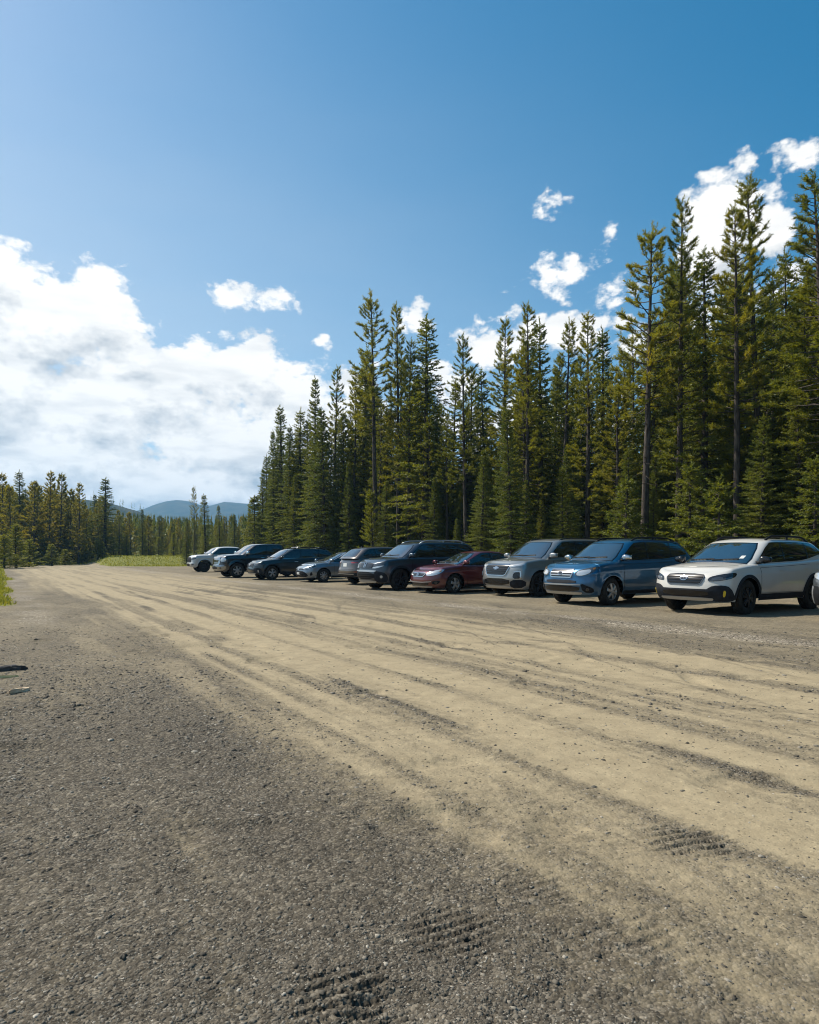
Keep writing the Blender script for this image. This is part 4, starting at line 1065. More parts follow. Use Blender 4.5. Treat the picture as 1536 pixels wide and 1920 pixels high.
PRINTS = []
for (x_, y_, w_, h_, a_) in ((1292, 1576, 150, 56, 1), (850, 1742, 150, 76, 1), (640, 1868, 170, 100, 1), (1010, 1668, 110, 60, .35), (1190, 1760, 160, 90, .35), (20, 1532, 70, 34, .4)):
    X_, Z_ = px_ground(x_, y_)
    PRINTS.append((X_, Z_, w_*Z_/FPX*.5, (px_ground(x_, y_-h_/2)[1]-px_ground(x_, y_+h_/2)[1])*.5, a_))
def fields(x, y):
    p, q = pq(x, y)
    r = np.hypot(x, y)
    wob = (fbm(p*.16, q*.05, 3, 5)-.5)*1.0+(fbm(p*.9, q*.9, 3, 15)-.5)*.22
    qq = q+wob*np.clip(r/8, .35, 1.4)
    # hard-packed pale dust, scraped along the driving direction
    dust = smooth01(.9, 2.5, qq)*(1-smooth01(7.0, 9.4, qq))
    streak = np.zeros_like(x)
    for (c, w, a, sd) in ((2.28, .10, .5, 1), (2.72, .13, .75, 2), (3.62, .10, .75, 3), (4.45, .12, .35, 4), (5.25, .14, .55, 6), (6.25, .22, .45, 7), (7.3, .3, .5, 8), (1.75, .12, .4, 9)):
        br = smooth01(.34, .62, fbm(p*.55, q*.4, 3, 40+sd))
        wv = c+(fbm(p*.3, p*0+sd, 2, 60+sd)-.5)*.35
        streak = np.maximum(streak, a*br*np.exp(-((q-wv)/w)**2))
    scr = fbm(p*.35, q*5.5, 4, 71)
    ln = fbm(p*.055+fbm(p*.4, q*.4, 2, 73)*.25, q*3.1+(fbm(p*.25, q*.3, 2, 74)-.5)*.8, 4, 72)     # long wheel lanes
    ln2 = fbm(p*.09, q*7.5+(fbm(p*.3, q*.3, 2, 75)-.5), 3, 76)
    dust = dust*(1-streak)*(.50+.5*scr)*(.70+.62*smooth01(.28, .62, ln))*(.82+.28*smooth01(.35, .65, ln2))
    # thinner dusty lanes through the gravel on the near side and in front of the vehicles
    lane = .42*smooth01(.48, .72, fbm(p*.30, q*1.9, 4, 91))*smooth01(-.4, 1.2, qq)
    dust = np.maximum(dust, (.16+.30*fbm(p*.5, q*1.6, 3, 36))*smooth01(3.0, 9.0, r)*(1-.5*streak))
    # turns from the driving lane into the parking places
    for (ca, sa, sd) in ((.906, .423, 81), (.80, -.60, 83)):
        u, v = p*ca+q*sa, -p*sa+q*ca
        cr = 1-np.abs(fbm(u*.12, v*1.5, 3, sd)-.5)*2
        dust = dust*(1-.42*smooth01(.93, .985, cr)*smooth01(4.2, 6, qq)*smooth01(.42, .6, fbm(p*.3, q*.3, 2, sd+1)))
    dust = dust*(.62+.38*smooth01(2.2, 4.2, r))
    dust = np.maximum(dust, lane*smooth01(-6, 1, qq)*(1-smooth01(20, 22, q)))
    dust = np.maximum(dust, .62*smooth01(14, 34, p)*(1-smooth01(9.5, 13, qq))*smooth01(.2, 1.2, qq)*(.55+.7*scr))
    dust = np.maximum(dust, .42*smooth01(10.2, 11.2, qq)*(.4+.9*fbm(p*.5, q*1.2, 3, 35)))
    for (X, Z, hx, hz, a) in PRINTS:
        dust = dust*(1-.5*a*np.exp(-(((x-X)/hx)**4+((y-Z)/hz)**4)*.9))
    lite = np.exp(-((q-9.55-.7*(fbm(p*.25, q*0, 3, 12)-.5))/.42)**2)*smooth01(.30, .55, fbm(p*.7, q*2.4, 3, 33))
    lite = lite+.7*np.exp(-((q-.55)/.35)**2)*smooth01(12, 15, p)*(1-smooth01(40, 60, p))*smooth01(.35, .55, fbm(p*.8, q*2, 3, 34))
    # grass limits
    e = (fbm(x*.35, y*.35, 4, 21)-.5)
    g1 = smooth01(-.5, .5, (.15-q+e*1.2)*1.2)*smooth01(18.4, 19.6, p+e*1.5)
    g2 = smooth01(-.6, .6, q-19.8+e*2.2)
    lotend = 81+e*5-np.clip(q-11.5, 0, 12)*.55
    g3 = smooth01(-1.2, 1.2, p-lotend)*smooth01(-.8, .8, q-10.6+e*1.5)
    g4 = smooth01(-2, 2, p-101+e*8)
    g5 = smooth01(-1.0, 1.0, -9.0-q+e*3)
    grass = np.clip(np.maximum.reduce([g1, g2, g3, g4, g5]), 0, 1)
    grass = np.where(y < -3, np.where(q < 14, grass*0, grass), grass)
    return p, q, dust, lite, grass, streak+.40*smooth01(.52, .30, ln)*smooth01(1, 3, qq)*(1-smooth01(8, 11, qq))

def height(x, y, p, q, dust, grass, streak):
    r = np.hypot(x, y)
    near = 1-smooth01(14, 40, r)
    z = (fbm(x*.5, y*.5, 3, 3)-.5)*.05*np.clip(r/6, .3, 1)
    z += (fbm(p*.5, q*3.0, 4, 8)-.5)*.030*near
    E = np.zeros_like(x)
    for (X, Z, hx, hz, a) in PRINTS: E = np.maximum(E, min(a*1.2, 1)*np.exp(-(((x-X)/hx)**4+((y-Z)/hz)**4)*.9))
    z += (fbm(x*7, y*7, 4, 9)-.5)*.016*near*(1-.6*dust)*(1-.85*E)
    z += (fbm(x*26, y*26, 3, 19)-.5)*.010*(1-smooth01(4, 9, r))*(1-.75*dust)*(1-.85*E)
    z += streak*.016*(fbm(x*9, y*9, 3, 29))*near
    # potholes and scuffs
    h = fbm(x*1.7, y*1.7, 3, 51); z -= .028*smooth01(.66, .80, h)*near
    for (X, Z, hx, hz, a) in PRINTS:
        u, v = x-X, y-Z
        env = np.exp(-((u/hx)**4+(v/hz)**4)*.9)
        ph = (v-u*.42)/(hz*2)*4.6+(fbm(x*5, y*5, 2, 77)-.5)*.35
        brk = smooth01(.10, .34, fbm((u*.93+v*.36)*5, ph*1.2, 2, 78))
        s = np.cos(ph*2*math.pi)
        z += a*env*(.016*np.where(s > -.35, .12, -np.clip((np.abs(s)-.35)/.4, 0, 1))*brk)
    z = np.where(grass > .3, z+.03*grass, z)
    z += 1.15*smooth01(81, 97, p)*smooth01(9.5, 13, q) + .8*smooth01(118, 150, p) + np.clip(q-22, 0, 30)*.012
    z += .35*smooth01(-6, -16, q)*smooth01(20, 45, p)
    z += smooth01(200, 800, r)*14
    return z

def ground_z(x, y):
    x = np.atleast_1d(np.asarray(x, float)); y = np.atleast_1d(np.asarray(y, float))
    p, q, d, l, g, s = fields(x, y); return height(x, y, p, q, d, g, s)

def build_ground():
    ang = np.concatenate([np.linspace(-40, 40, 640), np.linspace(40, 320, 90)[1:-1]])
    rad = [.25]
    while rad[-1] < 6500:
        r = rad[-1]
        g = .06 if r < 1.3 else (.0042 if r < 7 else (.006 if r < 16 else (.012 if r < 150 else .09)))
        rad.append(r*(1+g))
    rad = np.array(rad); A = np.radians(ang); na, nr = len(A), len(rad)
    x = np.outer(rad, np.sin(A)).ravel(); y = np.outer(rad, np.cos(A)).ravel()
    p, q, d, l, g, s = fields(x, y); z = height(x, y, p, q, d, g, s)
    V = np.stack([x, y, z], 1)
    i = np.arange(nr-1)[:, None]; j = np.arange(na)[None, :]; j2 = (j+1) % na
    F = np.stack([i*na+j, i*na+j2, (i+1)*na+j2, (i+1)*na+j], -1).reshape(-1, 4)
    F = F[:, ::-1]
    gf = g[F].mean(1)
    mat = ground_mat()
    colr = np.stack([d, g, l, np.ones_like(d)], 1).astype(np.float32)
    for name, sel in (('gravel_lot', gf < .5), ('ground', gf >= .5)):
        Fs = F[sel]; used, inv = np.unique(Fs, return_inverse=True); Fs = inv.reshape(-1, 4)
        o = fast_mesh(name, V[used], Fs, mat, True)
        a = o.data.color_attributes.new('cover', 'FLOAT_COLOR', 'POINT')
        a.data.foreach_set('color', colr[used].ravel())
        tag(o, kind='structure', label='tan and grey gravel lot with dusty wheel lanes' if name == 'gravel_lot' else 'grassy ground around the gravel lot')
    # centre cap under the camera
    o = None

def ground_mat():
    m, nt, out = new_mat('gravel_and_grass'); L = nt.links.new
    b = N(nt, 'ShaderNodeBsdfPrincipled'); b.inputs['Roughness'].default_value = .93; b.inputs['Specular IOR Level'].default_value = .2
    at = N(nt, 'ShaderNodeAttribute', attribute_name='cover'); sp = N(nt, 'ShaderNodeSeparateColor'); L(at.outputs['Color'], sp.inputs[0])
    geo = N(nt, 'ShaderNodeNewGeometry')
    def noise(sc, det=5, rough=.6):
        n = N(nt, 'ShaderNodeTexNoise'); n.inputs['Scale'].default_value = sc; n.inputs['Detail'].default_value = det; n.inputs['Roughness'].default_value = rough
        L(geo.outputs['Position'], n.inputs['Vector']); return n.outputs['Fac']
    def ramp(fac, stops):
        r = N(nt, 'ShaderNodeValToRGB'); e = r.color_ramp.elements
        while len(e) < len(stops): e.new(.5)
        for k, (ps, c) in enumerate(stops): e[k].position = ps; e[k].color = (*c, 1)
        L(fac, r.inputs[0]); return r.outputs[0]
    def mix(f, a, c, bt='MIX'):
        n = N(nt, 'ShaderNodeMix', data_type='RGBA', blend_type=bt)
        if isinstance(f, float): n.inputs['Factor'].default_value = f
        else: L(f, n.inputs['Factor'])
        for k, v in (('A', a), ('B', c)):
            if isinstance(v, tuple): n.inputs[k].default_value = (*v, 1)
            else: L(v, n.inputs[k])
        return n.outputs['Result']
    def math_(op, a, c=None, clamp=False):
        n = N(nt, 'ShaderNodeMath', operation=op); n.use_clamp = clamp
        for k, v in enumerate((a, c)):
            if v is None: continue
            if isinstance(v, (int, float)): n.inputs[k].default_value = v
            else: L(v, n.inputs[k])
        return n.outputs[0]
    vor = N(nt, 'ShaderNodeTexVoronoi'); vor.inputs['Scale'].default_value = 95; L(geo.outputs['Position'], vor.inputs['Vector'])
    vor2 = N(nt, 'ShaderNodeTexVoronoi'); vor2.inputs['Scale'].default_value = 34; L(geo.outputs['Position'], vor2.inputs['Vector'])
    sv_ = N(nt, 'ShaderNodeSeparateColor'); L(vor.outputs['Color'], sv_.inputs[0])
    sv2 = N(nt, 'ShaderNodeSeparateColor'); L(vor2.outputs['Color'], sv2.inputs[0])
    stone = ramp(sv_.outputs[0], [(0, (.030, .026, .020)), (.45, (.067, .058, .045)), (.8, (.128, .112, .088)), (1, (.27, .24, .195))])
    stone2 = ramp(sv2.outputs[1], [(0, (.046, .040, .031)), (.6, (.088, .077, .061)), (.93, (.135, .119, .095)), (1, (.26, .235, .19))])
    gravel = mix(.45, stone, stone2)
    pat = ramp(noise(1.1, 6), [(.32, (.74, .72, .70)), (.68, (1.16, 1.13, 1.08))])
    gravel = mix(1.0, gravel, pat, 'MULTIPLY')
    dustc = ramp(noise(5, 8, .7), [(.28, (.232, .188, .119)), (.72, (.348, .287, .184))])
    speck = ramp(sv_.outputs[1], [(0, (.5, .5, .5)), (.07, (1, 1, 1)), (.95, (1, 1, 1)), (1, (1.35, 1.35, 1.35))])
    dustc = mix(.75, dustc, speck, 'MULTIPLY')
    df = math_('ADD', sp.outputs[0], math_('MULTIPLY', math_('SUBTRACT', noise(14, 6, .7), .5), .9))
    mr = N(nt, 'ShaderNodeMapRange'); mr.interpolation_type = 'SMOOTHSTEP'; mr.inputs['From Min'].default_value = .0; mr.inputs['From Max'].default_value = .85; L(df, mr.inputs['Value'])
    base = mix(mr.outputs[0], gravel, dustc)
    lite = mix(1.0, stone2, (2.6, 2.55, 2.5), 'MULTIPLY')
    lf = math_('MULTIPLY', sp.outputs[2], math_('ADD', noise(22, 4), .25), True)
    base = mix(lf, base, lite)
    gr = ramp(noise(2.6, 8, .7), [(.30, (.070, .080, .014)), (.50, (.150, .165, .020)), (.72, (.220, .210, .040))])
    floor = ramp(noise(1.3, 6, .7), [(.40, (.0, .0, .0)), (.62, (1, 1, 1))])
    sepf = N(nt, 'ShaderNodeRGBToBW'); L(floor, sepf.inputs[0])
    gr = mix(math_('MULTIPLY', sepf.outputs[0], .35), gr, (.115, .085, .045))
    gf = math_('ADD', sp.outputs[1], math_('MULTIPLY', math_('SUBTRACT', noise(9, 5, .7), .5), .5))
    mg = N(nt, 'ShaderNodeMapRange'); mg.inputs['From Min'].default_value = .40; mg.inputs['From Max'].default_value = .60; L(gf, mg.inputs['Value'])
    base = mix(mg.outputs[0], base, gr)
    L(base, b.inputs['Base Color'])
    # relief of the stones
    inv = math_('MULTIPLY', math_('SUBTRACT', 1.0, mr.outputs[0]), 1.0)
    amp = math_('ADD', math_('MULTIPLY', inv, .85), .15)
    hgt = math_('ADD', math_('MULTIPLY', vor.outputs['Distance'], -.6), math_('MULTIPLY', vor2.outputs['Distance'], -1.2))
    hgt = math_('ADD', math_('MULTIPLY', hgt, amp), math_('MULTIPLY', noise(60, 6, .7), .55))
    bp = N(nt, 'ShaderNodeBump'); bp.inputs['Strength'].default_value = .75; bp.inputs['Distance'].default_value = .012; L(hgt, bp.inputs['Height'])
    L(bp.outputs[0], b.inputs['Normal'])
    L(b.outputs[0], out.inputs[0]); return m
build_ground()

# ---------------------------------------------------------------- loose stones
def stone_mat():
    m, nt, out = new_mat('loose_stone'); L = nt.links.new
    b = N(nt, 'ShaderNodeBsdfPrincipled'); b.inputs['Roughness'].default_value = .85; b.inputs['Specular IOR Level'].default_value = .3
    g = N(nt, 'ShaderNodeNewGeometry')
    r = N(nt, 'ShaderNodeValToRGB'); e = r.color_ramp.elements
    st = [(0, (.042, .037, .029)), (.35, (.085, .075, .059)), (.75, (.145, .128, .102)), (.96, (.22, .197, .16)), (1, (.34, .31, .26))]
    while len(e) < len(st): e.new(.5)
    for k, (ps, c) in enumerate(st): e[k].position = ps; e[k].color = (*c, 1)
    L(g.outputs['Random Per Island'], r.inputs[0]); L(r.outputs[0], b.inputs['Base Color']); L(b.outputs[0], out.inputs[0]); return m

def build_stones(n):
    # octahedron-based pebbles, squashed and turned
    az = rng.uniform(R(-38), R(38), n*3)
    rr = np.exp(rng.uniform(math.log(1.35), math.log(13), n*3))
    x, y = rr*np.sin(az), rr*np.cos(az)
    p, q, d, l, g, s = fields(x, y)
    dens = .035+.95*(1-np.clip(d*1.6, 0, 1))**1.3+.8*l
    for (X_, Z_, hx, hz, a) in PRINTS: dens = dens*(1-.9*a*np.exp(-(((x-X_)/hx)**4+((y-Z_)/hz)**4)*.9))
    clump = smooth01(.30, .62, fbm(x*2.1, y*2.1, 3, 63))
    keep = (rng.random(n*3) < dens*(.35+.65*clump)*.8) & (g < .4)
    x, y, rr = x[keep][:n], y[keep][:n], rr[keep][:n]; n = len(x)
    z = ground_z(x, y)
    size = np.clip(rng.lognormal(math.log(.0036), .42, n), .0020, .013)*np.clip(rr/3.2, .85, 1.9)
    base = np.array([(1, 0, 0), (0, 1, 0), (-1, 0, 0), (0, -1, 0), (0, 0, 1), (.7, .7, .55), (-.7, .7, .5), (-.65, -.7, .5), (.7, -.65, .55)])
    F0 = np.array([(0, 1, 5), (1, 2, 6), (2, 3, 7), (3, 0, 8), (0, 5, 4), (5, 1, 4), (1, 6, 4), (6, 2, 4), (2, 7, 4), (7, 3, 4), (3, 8, 4), (8, 0, 4)])
    V = np.repeat(base[None], n, 0)*(1+rng.uniform(-.28, .28, (n, len(base), 1)))
    V *= size[:, None, None]*np.stack([rng.uniform(.8, 1.45, n), rng.uniform(.65, 1.0, n), rng.uniform(.40, .85, n)], 1)[:, None, :]
    a = rng.uniform(0, 6.28, n); c, s_ = np.cos(a)[:, None], np.sin(a)[:, None]
    X = V[..., 0]*c-V[..., 1]*s_; Y = V[..., 0]*s_+V[..., 1]*c
    V = np.stack([X+x[:, None], Y+y[:, None], V[..., 2]+(z-.001)[:, None]], -1)
    F = (np.arange(n)[:, None, None]*len(base)+F0[None]).reshape(-1, 3)
    o = fast_mesh('gravel', V.reshape(-1, 3), F, stone_mat(), False)
    tag(o, 'loose grey and tan gravel scattered over the lot', None, None, 'stuff')
build_stones(N_STONES)
for S_, wx, wy, hd, rear in SPOTS:
    c_, B_ = build_car(S_); place_car(c_, S_, wx, wy, hd, rear)
# ---------------------------------------------------------------- conifers
def foliage_mat(name, stops, trans, tcol):
    m, nt, out = new_mat(name); L = nt.links.new
    g = N(nt, 'ShaderNodeNewGeometry'); oi = N(nt, 'ShaderNodeObjectInfo'); tc = N(nt, 'ShaderNodeTexCoord')
    nz = N(nt, 'ShaderNodeTexNoise'); nz.inputs['Scale'].default_value = .9; nz.inputs['Detail'].default_value = 3; L(tc.outputs['Object'], nz.inputs['Vector'])
    a = N(nt, 'ShaderNodeMath', operation='MULTIPLY_ADD'); L(g.outputs['Random Per Island'], a.inputs[0]); a.inputs[1].default_value = .40; 
    b_ = N(nt, 'ShaderNodeMath', operation='MULTIPLY_ADD'); L(oi.outputs['Random'], b_.inputs[0]); b_.inputs[1].default_value = .30
    c = N(nt, 'ShaderNodeMath', operation='MULTIPLY_ADD'); L(nz.outputs['Fac'], c.inputs[0]); c.inputs[1].default_value = .8; c.inputs[2].default_value = -.25
    L(c.outputs[0], b_.inputs[2]); L(b_.outputs[0], a.inputs[2])
    r = N(nt, 'ShaderNodeValToRGB'); e = r.color_ramp.elements
    while len(e) < len(stops): e.new(.5)
    for k, (ps, cc) in enumerate(stops): e[k].position = ps; e[k].color = (*cc, 1)
    L(a.outputs[0], r.inputs[0])
    d = N(nt, 'ShaderNodeBsdfPrincipled'); d.inputs['Roughness'].default_value = .55; d.inputs['Specular IOR Level'].default_value = .35; L(r.outputs[0], d.inputs['Base Color'])
    t = N(nt, 'ShaderNodeBsdfTranslucent')
    mx = N(nt, 'ShaderNodeMix', data_type='RGBA', blend_type='MULTIPLY'); mx.inputs['Factor'].default_value = 1; L(r.outputs[0], mx.inputs['A']); mx.inputs['B'].default_value = (*tcol, 1)
    L(mx.outputs['Result'], t.inputs['Color'])
    ms = N(nt, 'ShaderNodeMixShader'); ms.inputs[0].default_value = trans; L(d.outputs[0], ms.inputs[1]); L(t.outputs[0], ms.inputs[2])
    L(ms.outputs[0], out.inputs[0]); return m
M['pine'] = foliage_mat('pine_needles', [(0, (.045, .062, .014)), (.40, (.125, .145, .018)), (.78, (.225, .215, .026)), (1, (.31, .25, .03))], .38, (2.3, 2.0, .8))
M['spruce'] = foliage_mat('spruce_needles', [(0, (.034, .058, .016)), (.45, (.095, .120, .020)), (.85, (.185, .185, .026)), (1, (.25, .22, .03))], .34, (2.2, 2.0, .85))
M['golden'] = foliage_mat('golden_needles', [(0, (.060, .072, .014)), (.42, (.150, .150, .020)), (.8, (.235, .205, .028)), (1, (.30, .23, .03))], .45, (2.2, 1.9, .8))
M['young'] = foliage_mat('young_needles', [(0, (.060, .080, .014)), (.5, (.135, .145, .020)), (1, (.22, .20, .03))], .45, (1.9, 1.8, .8))
def bark_mat():
    m, nt, out = new_mat('bark'); L = nt.links.new
    b = N(nt, 'ShaderNodeBsdfPrincipled'); b.inputs['Roughness'].default_value = .9; b.inputs['Specular IOR Level'].default_value = .2
    tc = N(nt, 'ShaderNodeTexCoord'); mp = N(nt, 'ShaderNodeMapping'); mp.inputs['Scale'].default_value = (14, 14, 2.5); L(tc.outputs['Object'], mp.inputs[0])
    nz = N(nt, 'ShaderNodeTexNoise'); nz.inputs['Scale'].default_value = 1; nz.inputs['Detail'].default_value = 6; L(mp.outputs[0], nz.inputs['Vector'])
    r = N(nt, 'ShaderNodeValToRGB'); r.color_ramp.elements[0].position = .35; r.color_ramp.elements[1].position = .68
    r.color_ramp.elements[0].color = (.030, .024, .020, 1); r.color_ramp.elements[1].color = (.105, .086, .072, 1); L(nz.outputs['Fac'], r.inputs[0]); L(r.outputs[0], b.inputs['Base Color'])
    bp = N(nt, 'ShaderNodeBump'); bp.inputs['Strength'].default_value = .8; bp.inputs['Distance'].default_value = .03; L(nz.outputs['Fac'], bp.inputs['Height']); L(bp.outputs[0], b.inputs['Normal'])
    L(b.outputs[0], out.inputs[0]); return m
M['bark'] = bark_mat()

def unit(v): return v/np.maximum(np.linalg.norm(v, axis=-1, keepdims=True), 1e-9)

def needle_tris(C, D, Ln, nn, length, width, spread, r):
    """C,D: start and direction of every twig (n,3); Ln its length; nn needles each -> triangles"""
    n = len(C)
    t = np.linspace(.05, 1, nn)[None, :]*np.ones((n, 1))+r.uniform(-.04, .04, (n, nn))
    P = C[:, None, :]+D[:, None, :]*(Ln[:, None]*t)[..., None]
    a = r.normal(size=(n, nn, 3)); a -= (a*D[:, None, :]).sum(-1, keepdims=True)*D[:, None, :]; a = unit(a)
    sp = r.uniform(*spread, (n, nn))
    nd = unit(D[:, None, :]*np.cos(sp)[..., None]+a*np.sin(sp)[..., None])
    w = unit(np.cross(nd, r.normal(size=(n, nn, 3))))*width*.5
    tip = P+nd*(length*r.uniform(.75, 1.2, (n, nn)))[..., None]
    return np.stack([P-w, P+w, tip], 2).reshape(-1, 3)

def limb_tris(A, B, ra, rb):
    """three-sided tapering limbs"""
    d = unit(B-A); s = unit(np.cross(d, np.array([.3, .2, 1.]))); u = np.cross(d, s)
    V = []
    for P, rr in ((A, ra), (B, rb)):
        for k in range(3):
            th = 2*math.pi*k/3
            V.append(P+(s*math.cos(th)+u*math.sin(th))*np.asarray(rr)[:, None])
    V = np.stack(V, 1); n = len(A)
    f = np.array([(0, 1, 4, 3), (1, 2, 5, 4), (2, 0, 3, 5)])
    F = (np.arange(n)[:, None, None]*6+f[None]).reshape(-1, 4)
    return V.reshape(-1, 3), F

def trunk_arrays(H, r0, bend, r, top=.97, seg=14, sides=9):
    zs = np.linspace(-.25, H*top, seg); V = []
    ox, oy = bend
    for z in zs:
        t = max(z, 0)/H
        rad = r0*(1-t)**.85+.012 + (r0*.35*math.exp(-max(z, 0)/.25))
        cx = ox*math.sin(t*2.6)+r.uniform(-.012, .012); cy = oy*math.sin(t*2.1)+r.uniform(-.012, .012)
        for k in range(sides):
            th = 2*math.pi*k/sides; V.append((cx+rad*math.cos(th), cy+rad*math.sin(th), z))
    F = [(i*sides+k, i*sides+(k+1) % sides, (i+1)*sides+(k+1) % sides, (i+1)*sides+k) for i in range(seg-1) for k in range(sides)]
    return np.array(V), np.array(F), (lambda t: np.array([ox*math.sin(t*2.6), oy*math.sin(t*2.1), 0]))

def conifer(kind, H, crown0, maxR, seed, mat, dens=1.0, gappy=.0):
    """returns (trunk mesh object, crown mesh object) as unlinked prototypes; kinds: pine, spruce, young"""
    r = np.random.default_rng(seed)
    pine = kind in ('pine', 'bushy')
    TV, TF, cen = trunk_arrays(H, .0105*H*(.9 if pine else 1.05)+.015, (r.uniform(-.16, .16)*H/16, r.uniform(-.16, .16)*H/16), r)
    Cs, Ds, Ls = [], [], []; LA, LB, lra, lrb = [], [], [], []
    z = crown0*H
    step = (.27 if pine else .22)/dens
    while z < H*.985:
        rel = (z-crown0*H)/(H*(1-crown0)); hh = z/H
        if pine: prof = (1-rel)**.62*(.62+.38*math.sin(min(rel*2.6+.35, 1.57)))
        elif kind == 'spruce': prof = (1-rel)**.82*(.55+.45*min(1, rel*6+.35))
        else: prof = (1-rel)**.75
        nb = int(r.integers(3, 5) if pine else r.integers(4, 7))
        if gappy and r.random() < gappy: nb = max(1, nb-2)
        a0 = r.uniform(0, 6.28)
        for k in range(nb):
            az = a0+2*math.pi*k/nb+r.uniform(-.35, .35)
            L = maxR*prof*r.uniform(.55, 1.12)*(1.25 if r.random() < .08 and pine else 1)+.10+.06*(1-rel)
            zz = z+r.uniform(-.12, .12)
            if pine: e0 = r.uniform(-.28, .22)+.60*rel; curl = r.uniform(.15, .7)
            elif kind == 'spruce': e0 = -.35+.95*rel+r.uniform(-.12, .12); curl = r.uniform(.1, .45)
            else: e0 = .15+.7*rel+r.uniform(-.1, .1); curl = .3
            h = np.array([math.cos(az), math.sin(az), 0]); side = np.array([-math.sin(az), math.cos(az), 0])
            base = cen(min(zz/H, 1))+np.array([0, 0, zz])
            npt = 5; pts = [base]; dirs = []
            for s in range(npt):
                e = e0+curl*(s/npt)**1.5 - (.18 if not pine else 0)*math.sin(math.pi*s/npt)
                d = h*math.cos(e)+np.array([0, 0, math.sin(e)])+side*r.uniform(-.12, .12); d /= np.linalg.norm(d)
                dirs.append(d); pts.append(pts[-1]+d*L/npt)
            for s in range(npt):
                LA.append(pts[s]); LB.append(pts[s+1]); q = (.010+.011*L); lra.append(q*(1-s/npt)+.004); lrb.append(q*(1-(s+1)/npt)+.003)
            if pine:
                nt_ = max(4, int(L*13*dens))
                for s in range(nt_):
                    u = r.uniform(.30, 1.0)**.8; i = min(int(u*npt), npt-1); P = pts[i]+(pts[i+1]-pts[i])*(u*npt-i)
                    d = dirs[i]*r.uniform(.5, 1)+side*r.choice([-1, 1])*r.uniform(.2, .9)+np.array([0, 0, r.uniform(-.15, .65)])
                    Cs.append(P); Ds.append(d); Ls.append(r.uniform(.16, .30)*(.7+.3*(1-rel)))
                Cs.append(pts[-2]); Ds.append(dirs[-1]+np.array([0, 0, .3])); Ls.append(.30)
            else:
                nt_ = max(3, int(L*(11 if kind == 'spruce' else 12)*dens))
                for s in range(nt_):
                    u = (s+r.uniform(.2, .8))/nt_; u = .12+.88*u; i = min(int(u*npt), npt-1); P = pts[i]+(pts[i+1]-pts[i])*(u*npt-i)
                    sg = 1 if s % 2 else -1
                    d = dirs[i]*.75+side*sg*r.uniform(.45, .95)+np.array([0, 0, r.uniform(-.42, .10) if kind == 'spruce' else r.uniform(0, .5)])
                    Cs.append(P); Ds.append(d); Ls.append(max(.10, L*.34*(1-.65*u))*r.uniform(.7, 1.2)+.06)
                Cs.append(pts[-2]); Ds.append(dirs[-1]); Ls.append(.22)
        z += step*r.uniform(.7, 1.3)*(1 if rel < .8 else .8)
    # leader
    for s in range(5):
        Cs.append(cen(1)+np.array([0, 0, H*(.955+.012*s)])); Ds.append(np.array([r.uniform(-.35, .35), r.uniform(-.35, .35), 1])); Ls.append(.25)
    C = np.array(Cs); D = unit(np.array(Ds)); Ln = np.array(Ls)
    if kind == 'bushy': T = needle_tris(C, D, Ln, 11, .20, .055, (.35, 1.1), r)
    elif pine: T = needle_tris(C, D, Ln, 20, .135, .024, (.35, 1.1), r)
    elif kind == 'spruce': T = needle_tris(C, D, Ln, 14, .105, .040, (.35, 1.05), r)
    else: T = needle_tris(C, D, Ln, 12, .10, .03, (.35, .95), r)
    F = np.arange(len(T)).reshape(-1, 3)
    crown = fast_mesh('crown', T, F, mat, False, None, False)
    LV, LF = limb_tris(np.array(LA), np.array(LB), np.array(lra), np.array(lrb))
    # dead stubs on the bare lower stem
    if crown0 > .12:
        m_ = int(crown0*H*5); zz = r.uniform(.8, crown0*H, m_); az = r.uniform(0, 6.28, m_)
        A = np.stack([np.zeros(m_), np.zeros(m_), zz], 1); l = r.uniform(.15, .9, m_)
        Bp = A+np.stack([np.cos(az)*l, np.sin(az)*l, r.uniform(-.35, .1, m_)*l], 1)
        SV, SF = limb_tris(A, Bp, np.full(m_, .012), np.full(m_, .003))
        LF = np.concatenate([LF, SF+len(LV)]); LV = np.concatenate([LV, SV])
    V = np.concatenate([TV, LV]); Fq = np.concatenate([TF, LF+len(TV)])
    trunk = fast_mesh('trunk', V, Fq, M['bark'], True, None, False)
    return trunk.data, crown.data, H

PROTO = {'pine': [], 'spruce': [], 'slim': [], 'young': [], 'bushy': [], 'fir': []}
for k, (h, c0, mr) in enumerate(((16, .44, 1.6), (17, .36, 1.8), (15, .50, 1.75), (16, .30, 1.5), (17, .38, 2.0), (15.5, .30, 1.45))):
    PROTO['pine'].append(conifer('pine', h, c0, mr, 100+k, M['pine'], 1.0, .15))
for k, (h, c0, mr) in enumerate(((14, .03, 2.3), (15, .06, 2.1), (13, .02, 2.4), (16, .08, 2.0), (14, .05, 1.8))):
    PROTO['spruce'].append(conifer('spruce', h, c0, mr, 200+k, M['spruce'], 1.0, .1))
for k, (h, c0, mr) in enumerate(((13, .12, 1.5), (12, .08, 1.35), (14, .16, 1.55))):
    PROTO['slim'].append(conifer('spruce', h, c0, mr, 300+k, M['spruce'], .9, .25))
for k, (h, c0, mr) in enumerate(((4.0, .03, .95), (3.2, .02, .9), (5.0, .03, 1.05))):
    PROTO['young'].append(conifer('young', h, c0, mr, 400+k, M['young'], 1.15))

